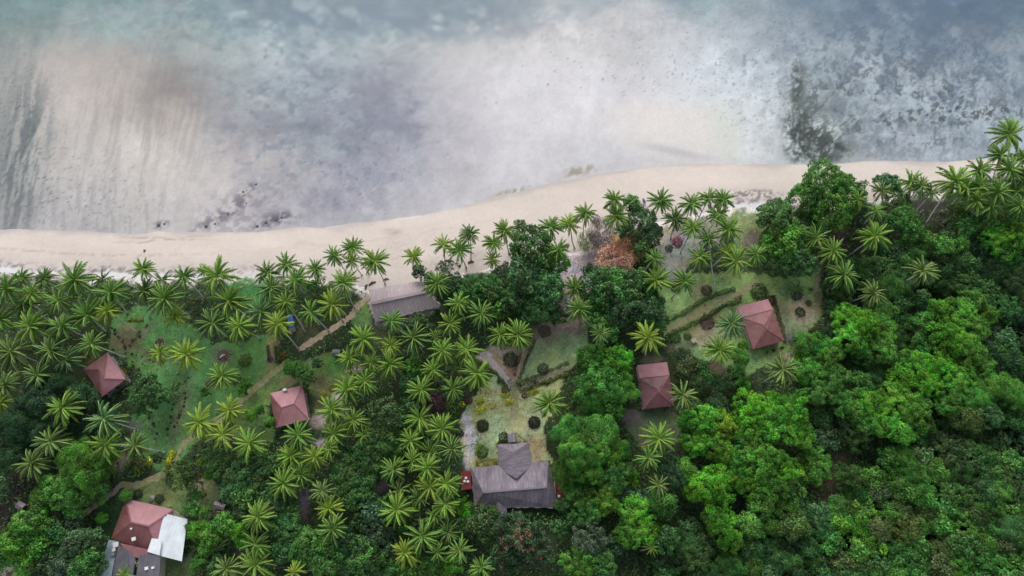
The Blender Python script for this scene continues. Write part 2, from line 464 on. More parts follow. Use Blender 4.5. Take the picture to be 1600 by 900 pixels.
def seabed_colour(px, py):
    w1 = fbm(px / 90, py / 90, 21, 5) - 0.5
    w2 = fbm(px / 90, py / 90, 41, 5) - 0.5
    w3 = fbm(px / 22, py / 22, 61, 4) - 0.5
    w4 = fbm(px / 22, py / 22, 71, 4) - 0.5
    qx, qy = px + w1 * 110 + w3 * 34, py + w2 * 80 + w4 * 26
    c = sample_grid(qx, qy)
    n = fbm(px / 40, py / 40, 3, 6, 0.62) - 0.5
    nf = fbm(px / 7, py / 7, 8, 4, 0.7) - 0.5
    c = c * (1 + n * 0.16 + nf * 0.07)[:, None]
    def blend(c, col, m):
        m = np.clip(m, 0, 1)[:, None]
        return c * (1 - m) + np.array(col, float) * m
    g1 = fbm(px / 17, py / 14, 801, 5, .65) - .5
    g2 = fbm(px / 8, py / 7, 811, 4, .7) - .5
    murk = np.clip(ell(px, py, 500, 170, 170, 190, 12, .6) + ell(px, py, 1420, 120, 260, 130, 0, .6) + ell(px, py, 500, 30, 520, 40, 0, .7), 0, 1)
    c = c * (1 + (g1 * .22 + g2 * .12) * (.25 + .75 * murk))[:, None]
    grey = c.mean(1, keepdims=True)
    c = grey + (c - grey) * .92
    c = c * (1 + .09 * ell(px, py, 1450, 10, 420, 90, 0, .7))[:, None]
    wm = ell(px, py, 230, 210, 210, 170, 0, .6)[:, None]
    c = c * (1 + wm * np.array((.012, .0, -.014)))
    ex = ell(px, py, -10, 240, 22, 130, 0, .6)
    c = blend(c, (172, 170, 168), ex * .7)
    c = blend(c, (172, 178, 182), murk * sstep(.50, .66, fbm(px / 34, py / 24, 821, 6, .6)) * .42)
    c = blend(c, (118, 126, 138), murk * sstep(.54, .68, fbm(px / 24, py / 20, 831, 6, .6)) * .35)
    # soft cloudy silt
    cl = fbm(px / 60, py / 45, 91, 6, 0.6)
    c = blend(c, (150, 152, 166), ell(px, py, 500, 190, 130, 160, 10, .6) * sstep(.5, .62, cl) * .35)
    c = blend(c, (112, 126, 140), ell(px, py, 500, 150, 150, 150, 0, .6) * sstep(.60, .70, fbm(px / 13, py / 11, 883, 5, .62)) * .55)
    c = blend(c, (92, 116, 134), ell(px, py, 620, 12, 210, 42, 2, .5) * sstep(.36, .6, fbm(px / 26, py / 18, 885, 5, .6)) * .75)
    c = blend(c, (205, 212, 216), ell(px, py, 420, 60, 120, 70, 0, .7) * sstep(.5, .65, cl) * .5)
    c = blend(c, (98, 122, 138), ell(px, py, 560, 20, 260, 40, 0, .6) * sstep(.46, .6, fbm(px / 30, py / 22, 14, 5)) * .6)
    c = blend(c, (138, 138, 152), ell(px, py, 600, 160, 60, 80, 0, .7) * sstep(.42, .6, fbm(px / 20, py / 18, 881, 5, .62)) * .45)
    # drag streaks of weed on the left flat
    sx = px + (py - 200) * 0.2 + (fbm(px / 40, py / 60, 99, 3) - .5) * 12
    s = fbm(sx / 5.0, py / 70, 101, 4, 0.7)
    s2 = fbm(sx / 14.0, py / 90, 103, 4, 0.7)
    m = np.clip(ell(px, py, 38, 262, 30, 105, 9, .7) * (.45 + .75 * fbm(px / 25, py / 30, 841, 4)) + ell(px, py, 15, 210, 40, 140, 8, .8) * .35, 0, 1)
    c = blend(c, (96, 104, 106), m * sstep(.42, .58, s * .5 + s2 * .5) * .85)
    m = ell(px, py, 110, 240, 110, 130, 12, .7)
    c = blend(c, (150, 150, 152), m * sstep(.5, .7, s) * .3)
    m = ell(px, py, 260, 165, 90, 110, 12, .8)
    c = blend(c, (140, 132, 130), m * sstep(.42, .66, s * .6 + s2 * .4) * .35)
    c = blend(c, (160, 150, 142), ell(px, py, 265, 180, 22, 40, 30, .8) * .3)
    sv = fbm(px / 4.5, py / 50, 113, 3, 0.7)
    c = blend(c, (158, 155, 160), ell(px, py, 150, 330, 120, 45, 0, .7) * sstep(.5, .66, sv) * .6)
    # little dark specks
    sp = fbm(px / 3.4, py / 3.4, 131, 3, 0.6)
    for (x, y, rx, ry, k) in ((30, 250, 60, 150, .62), (150, 300, 90, 60, .68), (700, 110, 200, 120, .78), (930, 80, 160, 80, .76), (1340, 120, 300, 120, .66), (560, 250, 100, 90, .7)):
        c = blend(c, (85, 90, 98), ell(px, py, x, y, rx, ry, 0, .7) * sstep(k, k + .1, sp) * .4)
    # reef mottling on the right
    mo = fbm((px + w3 * 30) / 15, (py + w4 * 34) / 19, 151, 6, 0.74)
    mo2 = fbm(px / 30, py / 26, 157, 5, 0.62)
    m = ell(px, py, 1450, 105, 190, 105, 3, .6) * 1.3
    c = blend(c, (100, 114, 128), m * sstep(.49, .60, mo * .55 + fbm(px / 7, py / 7, 851, 4, .65) * .25 + mo2 * .2) * .62)
    c = blend(c, (196, 205, 212), ell(px, py, 1400, 160, 200, 80, 0, .6) * sstep(.48, .66, 1 - mo * .7 - .3 * fbm(px / 6, py / 6, 887, 4, .7)) * .5)
    c = blend(c, (92, 112, 132), ell(px, py, 1500, 20, 220, 60, 5, .6) * sstep(.42, .6, mo2) * .6)
    m = ell(px, py, 1400, 170, 180, 62, 4, .5)
    c = blend(c, (82, 90, 96), m * sstep(.56, .64, fbm((px + w3 * 24) / 10, (py + w4 * 24) / 15, 171, 6, .74)) * .75)
    m = ell(px, py, 1390, 215, 170, 40, 4, .6)
    c = blend(c, (128, 136, 148), m * sstep(.5, .62, fbm(px / 9, py / 9, 173, 4, .65)) * .6)
    m = ell(px, py, 1500, 178, 120, 14, -2, .5)
    c = blend(c, (60, 64, 66), m * sstep(.53, .61, fbm(px / 7, py / 6, 177, 4, .65)) * .7)
    # black weed bed by the big trees
    wd = fbm((px + w3 * 26) / 12, (py + w4 * 26) / 17, 181, 6, 0.75)
    wd2 = fbm(px / 10, py / 10, 185, 4, 0.6)
    m = ell(px, py, 1250, 212, 22, 34, 0, .6) * 1.0 + ell(px, py, 1275, 228, 36, 24, -10, .6) * .8 + ell(px, py, 1300, 238, 34, 14, -10, .6) * .6 + ell(px, py, 1245, 130, 9, 36, 0, .6) * .55
    c = blend(c, (88, 96, 92), np.clip(m * 1.2 + ell(px, py, 1262, 170, 36, 60, 0, .7) * .6, 0, 1) * sstep(.34, .60, wd) * .85)
    c = blend(c, (62, 67, 66), np.clip(m, 0, 1) * sstep(.42, .56, wd * .45 + wd2 * .3 + fbm(px / 4, py / 4, 861, 3, .7) * .25) * .85)
    c = blend(c, (205, 212, 212), ell(px, py, 1290, 205, 25, 20, 0, .5) * sstep(.5, .6, 1 - wd) * .8)
    # rocks and weed along the waterline, left
    wl = fbm(px / 9, py / 7, 191, 5, 0.65)
    for (x, y, rx, ry, a) in ((345, 338, 44, 9, -28), (378, 310, 20, 9, -45), (420, 348, 28, 8, -18), (252, 351, 15, 6, -10), (388, 296, 12, 5, -50), (440, 340, 26, 10, -5)):
        c = blend(c, (78, 72, 88), ell(px, py, x, y, rx, ry, a, .6) * sstep(.42, .60, wl * .7 + fbm(px / 3.5, py / 3, 871, 3) * .3) * .6)
    c = blend(c, (140, 132, 142), ell(px, py, 380, 325, 75, 34, -25, .7) * sstep(.45, .6, wl) * .55)
    # loose weed near the shore, centre
    for (x, y, rx, ry, a) in ((905, 267, 26, 7, -12), (800, 300, 24, 5, -14)):
        c = blend(c, (150, 138, 118), ell(px, py, x, y, rx, ry, a, .6) * sstep(.35, .6, fbm(px / 6, py / 9, 201, 3)) * .7)
    # thin green algae edge and a clear lens of sand
    c = blend(c, (196, 206, 190), ell(px, py, 1130, 205, 22, 45, -25, .8) * .5)
    c = blend(c, (232, 224, 218), ell(px, py, 1050, 205, 85, 45, 12, .6) * .7)
    # darker wet line at the edge
    c = blend(c, (176, 172, 178), ell(px, py, 1060, 238, 50, 6, 12, .8) * .5)
    for (x, y, rx, ry, a) in ((580, 185, 8, 10, 0), (595, 100, 12, 6, 0), (640, 175, 16, 10, -60), (650, 205, 12, 12, -60), (625, 268, 18, 4, -25), (1163, 95, 3, 26, 0), (1180, 98, 14, 4, 40)):
        c = blend(c, (128, 128, 144), ell(px, py, x, y, rx, ry, a, .7) * sstep(.42, .6, fbm(px / 7, py / 7, 207, 3)) * .6)
    c = 255 * (np.clip(c, 10, 250) / 255) ** .97
    return np.clip(c, 20, 242)

# ------------------------------------------------------------------ colour of the land
LAWN = [  # polygon, colour, height class: these patches are mown or bare, everything else is undergrowth
 ([(175,492),(235,476),(300,505),(330,540),(425,520),(434,580),(398,602),(350,640),(300,695),(262,745),(222,710),(205,650),(236,618),(230,590),(170,548)], (78,118,68)),
 ([(348,432),(425,428),(420,470),(400,480),(365,470)], (62,104,56)),
 ([(415,560),(440,575),(530,545),(550,600),(520,630),(490,616),(470,600),(440,610),(418,640),(430,690),(390,700),(360,680),(385,620)], (92,118,70)),
 ([(553,470),(576,468),(584,505),(562,516),(546,500)], (92,124,72)),
 ([(520,545),(540,555),(530,610),(505,600)], (78,132,66)),
 ([(195,757),(245,745),(268,715),(290,750),(300,765),(295,805),(272,795),(200,780)], (98,118,74)),
 ([(150,790),(192,785),(176,860),(150,860)], (58,84,54)),
 ([(300,755),(332,745),(345,780),(335,806),(308,812)], (102,112,78)),
 ([(250,868),(290,872),(305,850),(300,905),(252,905)], (80,98,62)),
 ([(735,622),(770,590),(800,612),(850,600),(878,590),(874,635),(852,665),(852,700),(862,722),(828,724),(826,690),(776,690),(780,728),(735,734),(722,705),(715,660)], (146,157,116)),  # right border drawn in: dark ground there stands in for shade
 ([(812,602),(830,535),(848,508),(885,498),(915,510),(922,545),(892,575)], (124,146,106)),
 ([(745,558),(765,540),(828,538),(808,602),(770,578)], (134,122,104)),
 ([(1035,430),(1110,425),(1160,425),(1220,430),(1280,425),(1290,480),(1275,505),(1242,545),(1232,562),(1150,592),(1130,570),(1060,545),(1040,522),(1045,500),(1035,470)], (114,140,86)),
 ([(868,402),(925,392),(952,372),(990,400),(950,432),(900,470),(870,450)], (172,158,166)),
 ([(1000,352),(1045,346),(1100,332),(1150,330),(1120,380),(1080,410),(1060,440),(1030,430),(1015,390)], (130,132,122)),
 ([(1135,326),(1205,323),(1196,392),(1150,392)], (112,124,86)),
 ([(965,640),(1050,636),(1066,660),(1055,692),(1000,700)], (88,96,72)),
 ([(570,440),(650,440),(690,478),(650,505),(590,512)], (178,165,165)),
 ([(860,450),(900,440),(925,500),(885,520),(845,505)], (140,130,120)),
]
PATCH = [  # cx, cy, rx, ry, angle, colour, strength
 (195,530,24,22,-35,(112,98,84),.75),(225,520,30,5,-45,(112,98,84),.6),(215,545,32,6,20,(104,86,74),.6),(240,565,30,4,10,(110,92,78),.5),
 (280,640,5,70,12,(96,92,70),.8),(292,640,3,60,12,(120,112,88),.6),(238,680,3,30,-14,(104,108,80),.6),(250,690,14,40,-5,(80,112,72),.5),
 (478,520,26,20,0,(98,98,72),.6),(426,545,8,30,10,(120,112,86),.7),(500,600,12,10,0,(112,100,84),.6),(455,597,22,12,0,(112,104,84),.7),(500,640,10,30,-15,(104,98,76),.7),
 (520,600,18,20,0,(110,106,78),.5),(595,525,20,14,0,(86,90,60),.6),(640,478,44,8,-12,(120,108,104),.7),
 (250,770,22,14,0,(122,122,82),.7),(315,770,8,26,10,(138,132,100),.8),(240,880,10,20,0,(90,84,70),.6),(295,870,4,20,10,(120,108,86),.6),
 (850,520,24,18,0,(128,108,98),.8),(900,515,18,10,0,(112,96,100),.6),(880,500,34,14,0,(132,118,106),.7),
 (800,575,6,30,20,(132,96,80),.6),(768,612,30,5,-18,(140,126,92),.7),(780,635,34,9,-12,(132,124,84),.5),(815,665,26,20,0,(160,158,124),.6),(835,705,14,22,0,(158,130,106),.6),
 (760,720,26,6,0,(140,118,84),.5),(745,690,14,20,0,(150,146,110),.5),
 (1254,488,22,26,-15,(172,158,140),.85),(1230,560,22,10,0,(130,112,104),.6),(1100,525,26,18,-10,(156,142,120),.8),(1120,580,22,14,0,(96,82,74),.8),(1060,542,20,8,0,(100,100,80),.7),
 (1105,492,24,14,0,(136,120,90),.6),(1150,440,40,14,-8,(118,136,84),.6),(1070,470,30,16,-10,(128,150,96),.6),(1090,455,14,14,0,(120,112,92),.6),(1225,500,10,40,-15,(120,104,96),.5),
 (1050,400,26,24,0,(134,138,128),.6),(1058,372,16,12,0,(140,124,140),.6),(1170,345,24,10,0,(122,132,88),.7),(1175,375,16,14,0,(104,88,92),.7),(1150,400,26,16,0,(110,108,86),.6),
 (985,650,16,10,0,(112,94,96),.9),(1005,685,10,14,0,(84,76,66),.8),(1040,658,24,6,0,(76,100,62),.8),(1015,560,20,8,0,(108,98,88),.8),
 (505,657,24,10,0,(150,138,146),.95),(530,622,9,22,-18,(168,158,154),.95),(500,690,9,8,0,(130,116,128),.9),(552,575,14,8,0,(166,154,142),.9),(498,662,30,9,10,(140,128,130),.6),
 (595,760,17,11,0,(118,104,106),.95),(475,788,10,28,0,(92,82,98),.95),(380,862,12,10,0,(90,80,88),.8),(728,655,9,10,0,(190,180,186),.95),(732,680,11,20,-14,(196,188,194),.97),(735,705,10,14,0,(186,178,184),.9),(727,725,5,14,0,(150,142,146),.9),
 (790,548,26,6,10,(150,140,140),.7),(757,556,12,7,0,(182,170,174),.8),(708,580,14,12,0,(60,50,50),.6),(682,632,18,14,0,(92,66,74),.8),
 (1310,378,12,24,8,(72,52,66),.9),(1300,420,8,40,0,(92,74,84),.7),(1278,440,6,40,0,(112,100,92),.7),(1290,500,8,40,0,(84,72,72),.7),
 (1455,330,34,18,0,(54,52,50),.8),(1325,695,18,32,10,(86,72,56),.9),(1300,745,24,38,20,(84,74,54),.8),(1295,770,30,16,0,(80,66,58),.6),(1270,800,14,12,0,(64,52,50),.5),
 (30,895,22,10,-30,(112,94,92),.8),(15,720,10,10,0,(60,52,56),.5),(187,722,12,16,0,(92,88,80),.8),(210,668,12,10,0,(96,82,92),.6),(135,560,14,8,-30,(110,100,70),.7),
 (30,760,30,20,0,(36,26,34),.8),(10,800,20,30,0,(40,30,36),.7),(1085,770,14,12,0,(60,50,50),.5),
 (345,800,10,14,0,(100,92,82),.6),(345,555,18,15,0,(86,74,66),.5),(620,500,60,10,-12,(96,92,84),.5),
]
PATHS = []   # filled below

def in_poly(px, py, poly):
    inside = np.zeros(px.shape, bool)
    n = len(poly)
    j = n - 1
    for i in range(n):
        xi, yi = poly[i]; xj, yj = poly[j]
        if yi != yj:
            cnd = ((yi > py) != (yj > py)) & (px < (xj - xi) * (py - yi) / (yj - yi) + xi)
            inside ^= cnd
        j = i
    return inside

def lawn_mask(px, py):
    """0..1 open ground, and its colour"""
    w = (fbm(px / 14, py / 14, 301, 4) - .5) * 16
    w2 = (fbm(px / 14, py / 14, 311, 4) - .5) * 16
    qx, qy = px + w, py + w2
    c = np.zeros((len(px), 3)) + np.array((50, 60, 42), float)
    m = np.zeros(len(px))
    for poly, col in LAWN:
        k = in_poly(qx, qy, poly).astype(float)
        c = c * (1 - k[:, None]) + np.array(col, float) * k[:, None]
        m = np.maximum(m, k)
    for (x, y, rx, ry, a, col, s) in PATCH:
        k = ell(qx, qy, x, y, rx, ry, a, .45) * s
        c = c * (1 - k[:, None]) + np.array(col, float) * k[:, None]
        if sum(col) > 230:
            m = np.maximum(m, (k > .45).astype(float))
    return m, c

def land_colour(px, py, dv):
    m, c = lawn_mask(px, py)
    n = fbm(px / 22, py / 22, 321, 5, .6) - .5
    nf = fbm(px / 5, py / 5, 331, 4, .7) - .5
    hue = fbm(px / 30, py / 30, 341, 4) - .5
    c = c * (1 + n * .45 + nf * .42)[:, None]
    c[:, 0] *= 1 + hue * .2
    c[:, 2] *= 1 - hue * .2
    # pale sand spilling inland from the beach
    edge = dv + (fbm(px / 12, py / 12, 351, 4) - .5) * 5
    k = (sstep(-2.6, -.6, edge))[:, None] * .9
    c = c * (1 - k) + np.array((214, 205, 204), float) * k
    k = ell(px, py, 615, 436, 60, 16, -5, .6)[:, None]
    c = c * (1 - k) + np.array((208, 198, 200), float) * k
    return np.clip(c, 8, 245)

def beach_colour(px, py, d, dv):
    n = fbm(px / 60, py / 20, 401, 5) - .5
    nf = fbm(px / 6, py / 4, 411, 4, .7) - .5
    c = np.zeros((len(px), 3)) + np.array((224, 213, 204), float)
    t = sstep(0, 10, dv)[:, None]
    c = c * t + np.array((212, 202, 196), float) * (1 - t)
    k = (ell(px, py, 1500, 300, 300, 80, 0, .8))[:, None] * .35
    c = c * (1 - k) + np.array((214, 206, 198), float) * k
    c = c * (1 + n * .09 + nf * .05)[:, None]
    # damp lower edge
    k = (1 - sstep(0, 1.6, d + n * 3))[:, None] * .75
    c = c * (1 - k) + np.array((196, 186, 184), float) * k
    # wrack line and pale coral rubble at the back of the beach
    wl = fbm(px / 5, py / 3.5, 421, 4, .7)
    far = dv + n * 2.5
    lft = np.maximum(1 - sstep(330, 480, px), ell(px, py, 1170, 308, 60, 30, 0, .4))
    k = lft * np.exp(-((far - 1.6) / 1.1) ** 2) * sstep(.46, .6, wl)
    c = c * (1 - .75 * k[:, None]) + np.array((120, 112, 122), float) * .75 * k[:, None]
    k = np.maximum(1 - sstep(90, 110, px), ell(px, py, 1175, 316, 60, 12, 0, .4)) * sstep(3.2, 1.2, far + 0) * 0
    k = lft * (1 - sstep(.4, 1.5, far + (wl - .5) * 2)) * .9
    c = c * (1 - k[:, None]) + np.array((236, 236, 240), float) * k[:, None]
    tr = np.exp(-((far - 6.5 - n * 4) / .35) ** 2) * (1 - sstep(150, 420, px)) * sstep(.42, .58, wl) * .35
    tr = tr + np.exp(-((d - 2.6 - n * 4) / .22) ** 2) * ell(px, py, 235, 372, 90, 12, 5, .5) * .45
    tr = tr + np.exp(-((d - 1.7 - n * 4) / .2) ** 2) * ell(px, py, 250, 368, 70, 12, 5, .5) * .4
    tr = tr + np.exp(-((d - 6 - n * 6) / .25) ** 2) * ell(px, py, 560, 380, 240, 60, -10, .5) * .10
    c = c * (1 - tr[:, None]) + np.array((150, 132, 120), float) * tr[:, None]
    # patches of darker sand
    for (x, y, rx, ry, s) in ((613, 362, 14, 5, .25), (620, 395, 26, 22, .12), (700, 412, 40, 12, .15), (745, 400, 16, 8, .25), (1450, 300, 30, 8, .3)):
        k = ell(px, py, x, y, rx, ry, 0, .6) * s * (.5 + sstep(.4, .6, wl))
        c = c * (1 - k[:, None]) + np.array((140, 125, 120), float) * k[:, None]
    k = ell(px, py, 1175, 303, 42, 7, 0, .5) * sstep(.5, .6, wl) * .7
    c = c * (1 - k[:, None]) + np.array((110, 104, 110), float) * k[:, None]
    return np.clip(c, 20, 248)

def surface_mat(name, rough, scale, lo, hi, bscale, bstr, spec=0.2):
    m, nt, b, N, L = new_mat(name)
    a = N.new('ShaderNodeVertexColor'); a.layer_name = 'Col'
    p = pos(N)
    n = noise_node(N, L, scale, 6, p, 0.7)
    c = mixc(N, L, a.outputs[0], ramp(N, L, n, [(0.3, lo), (0.7, hi)]), 1.0, 'MULTIPLY')
    L.new(c, b.inputs['Base Color'])
    b.inputs['Roughness'].default_value = rough
    b.inputs['Specular IOR Level'].default_value = spec
    n2 = noise_node(N, L, bscale, 5, p, 0.7)
    bump(N, L, b, n2, bstr, 0.15)
    return m
M['ground'] = surface_mat('lawn_and_soil', 0.95, 2.2, 0.68, 1.32, 3, 0.6)
M['beach'] = surface_mat('pale_sand', 0.95, 1.6, 0.95, 1.05, 2, 0.15)
M['seabed'] = surface_mat('submerged_sand', 0.9, 1.3, 0.93, 1.07, 1.2, 0.1)

def span(a, b, s, far):
    core = np.arange(a, b + s / 2, s)
    lo = [a - f for f in far][::-1]
    hi = [core[-1] + f for f in far]
    return np.concatenate([lo, core, hi])
xs = span(-172, 172, 0.5, [3, 10, 30, 80, 200, 600, 1800, 5000])
ys = span(-99, 112.5, 0.45, [3, 10, 30, 80, 200, 600, 1800, 5000])
X, Y = np.meshgrid(xs, ys)
Xf = X.ravel()
Yf = Y.ravel() + shoreY(Xf)
Z, D, DV = ground_z(Xf, Yf)
PX, PY = proj(Xf, Yf, Z)
front = (Yf * st - (Z - H) * ct) > 5
PX = np.where(front, PX, -500); PY = np.where(front, PY, 1300)
PX = np.clip(PX, -300, 1900); PY = np.clip(PY, -80, 1300)
Z = Z + np.where(D < 0, (fbm(Xf / 6, Yf / 4, 9) - .5) * .10, 0) * (np.abs(Xf) < 400)
cls = np.where(Y.ravel() > -.01, 2, np.where(DV > (fbm(Xf / 3, Yf / 3, 15) - .5) * 1.5, 1, 0))
nx, ny = len(xs), len(ys)
ii = (np.arange(ny - 1)[:, None] * nx + np.arange(nx - 1)[None, :]).ravel()
quads = np.stack([ii, ii + 1, ii + nx + 1, ii + nx], 1)
qc = np.where(np.min(cls[quads], axis=1) == 2, 2, np.where(np.max(np.where(cls[quads] == 2, 1, cls[quads]), axis=1) == 1, 1, 0))
for k, nm, mat in ((0, 'ground', 'ground'), (1, 'beach', 'beach'), (2, 'seabed', 'seabed')):
    q = quads[qc == k]
    used, inv = np.unique(q.ravel(), return_inverse=True)
    V = np.stack([Xf[used], Yf[used], Z[used]], 1)
    if k == 0: c = land_colour(PX[used], PY[used], DV[used])
    elif k == 1: c = beach_colour(PX[used], PY[used], D[used], DV[used])
    else: c = seabed_colour(PX[used], PY[used])
    me = npmesh(nm, V, [inv.reshape(-1, 4)], [M[mat]], smooth=True, cols=alb(c, (0.68, 1.13, 1.02)[k]))
    tag(obj(nm, me), kind='structure')

# water: a clear thin sheet that runs out to the horizon
m, nt, b, N, L = new_mat('shallow_clear_water')
tr = N.new('ShaderNodeBsdfTransparent'); tr.inputs[0].default_value = (0.97, 0.985, 0.985, 1)
gl = N.new('ShaderNodeBsdfGlossy'); gl.inputs['Roughness'].default_value = 0.12
lw = N.new('ShaderNodeLayerWeight'); lw.inputs[0].default_value = 0.5
pw = N.new('ShaderNodeMath'); pw.operation = 'POWER'; pw.inputs[1].default_value = 5.0
fr = N.new('ShaderNodeMath'); fr.operation = 'MULTIPLY_ADD'; fr.inputs[1].default_value = 0.9; fr.inputs[2].default_value = 0.02
L.new(lw.outputs['Facing'], pw.inputs[0]); L.new(pw.outputs[0], fr.inputs[0])
bp = N.new('ShaderNodeBump'); bp.inputs['Strength'].default_value = 0.25; bp.inputs['Distance'].default_value = 0.1
L.new(noise_node(N, L, 1.1, 4, mapping(N, L, pos(N), (1, 1.8, 1)), .6), bp.inputs['Height'])
L.new(bp.outputs[0], gl.inputs['Normal'])
mx = N.new('ShaderNodeMixShader')
L.new(fr.outputs[0], mx.inputs[0]); L.new(tr.outputs[0], mx.inputs[1]); L.new(gl.outputs[0], mx.inputs[2])
L.new(mx.outputs[0], N['Material Output'].inputs['Surface'])
wy = np.array([-400.0] + [0]) 
wxs = np.concatenate([[-6000, -1500, -400], np.arange(-180, 181, 6), [400, 1500, 6000]])
sy = shoreY(wxs) - 3.0
V = np.concatenate([np.stack([wxs, sy, np.full_like(wxs, WZ)], 1), np.stack([wxs, np.full_like(wxs, 6000.0), np.full_like(wxs, WZ)], 1)])
n_ = len(wxs)
q = np.array([(i, i + 1, n_ + i + 1, n_ + i) for i in range(n_ - 1)])
tag(obj('sea_water', npmesh('sea_water', V, [q], [m])), kind='structure')

# ------------------------------------------------------------------ labels from landmarks
LAND = [
 ('the thatched beach hall', 632, 472), ('the blue tarpaulin shelter', 455, 503), ('the half hidden pyramid roof', 165, 585),
 ('the pink red hip roof', 452, 635), ('the white metal roof', 268, 840), ('the big thatched house', 803, 755),
 ('the porch roof cottage', 1190, 507), ('the tree-enclosed red cottage', 1025, 603), ('the orange leaved tree', 970, 392),
 ('the brown forest clearing', 1310, 725), ('the palms over the sea', 1540, 270), ('the black weed bed', 1260, 225),
 ('the lone forest palm', 1440, 424), ('the orange blossomed tree', 808, 845), ('the round lawn bed', 349, 556),
 ('the lower right corner', 1590, 890), ('the lower left corner', 5, 890), ('the path fork', 803, 610),
 ('the bare brown clearing', 595, 760), ('the beach\'s left end', 20, 430), ('the right edge\'s middle', 1595, 480),
 ('the bottom edge\'s centre', 1050, 890), ('the small grey shed', 342, 790), ('the bottom forest edge', 1330, 890),
]
DIRS = ['right of', 'upper right of', 'above', 'upper left of', 'left of', 'lower left of', 'below', 'lower right of']
ORD = ['nearest', 'second nearest', 'third nearest', 'fourth nearest', 'fifth nearest', 'sixth nearest', 'seventh nearest', 'eighth nearest', 'ninth nearest', 'tenth nearest', 'eleventh nearest', 'twelfth nearest']
_pending = []
def later_label(o, noun, px, py):
    _pending.append((o, noun, px, py))
def finish_labels():
    buckets = {}
    for o, noun, px, py in _pending:
        d, nm, lx, ly = min((math.hypot(px - a, py - b_), n, a, b_) for n, a, b_ in LAND)
        ang = math.atan2(ly - py, px - lx)
        k = int(round(ang / (math.pi / 4))) % 8
        buckets.setdefault((noun, nm, k), []).append((d, o))
    for (noun, nm, k), L_ in buckets.items():
        L_.sort(key=lambda t: t[0])
        for i, (d, o) in enumerate(L_):
            if len(L_) == 1:
                o['label'] = f'{noun} {DIRS[k]} {nm}'
            else:
                o['label'] = f'{noun}, {ORD[min(i, 11)]}, {DIRS[k]} {nm}'

# ------------------------------------------------------------------ leaf meshes
def leaf_cards(P, Nn, size, aspect=0.5, rs=None):
    """rhombic leaves; P (n,3) centres, Nn normals"""
    rs = rs or R
    n = len(P)
    t = rs.normal(size=(n, 3))
    t -= (t * Nn).sum(1)[:, None] * Nn
    t /= np.linalg.norm(t, axis=1)[:, None] + 1e-9
    b = np.cross(Nn, t)
    s = np.asarray(size).reshape(-1, 1) * np.ones((n, 1))
    dn = Nn * s * 0.12
    V = np.stack([P - t * s * .5, P - b * s * aspect * .5 + dn, P + t * s * .5 - dn, P + b * s * aspect * .5 + dn], 1).reshape(-1, 3)
    q = np.arange(n * 4).reshape(-1, 4)
    return V, q

def unit(v): return v / (np.linalg.norm(v, axis=-1, keepdims=True) + 1e-9)

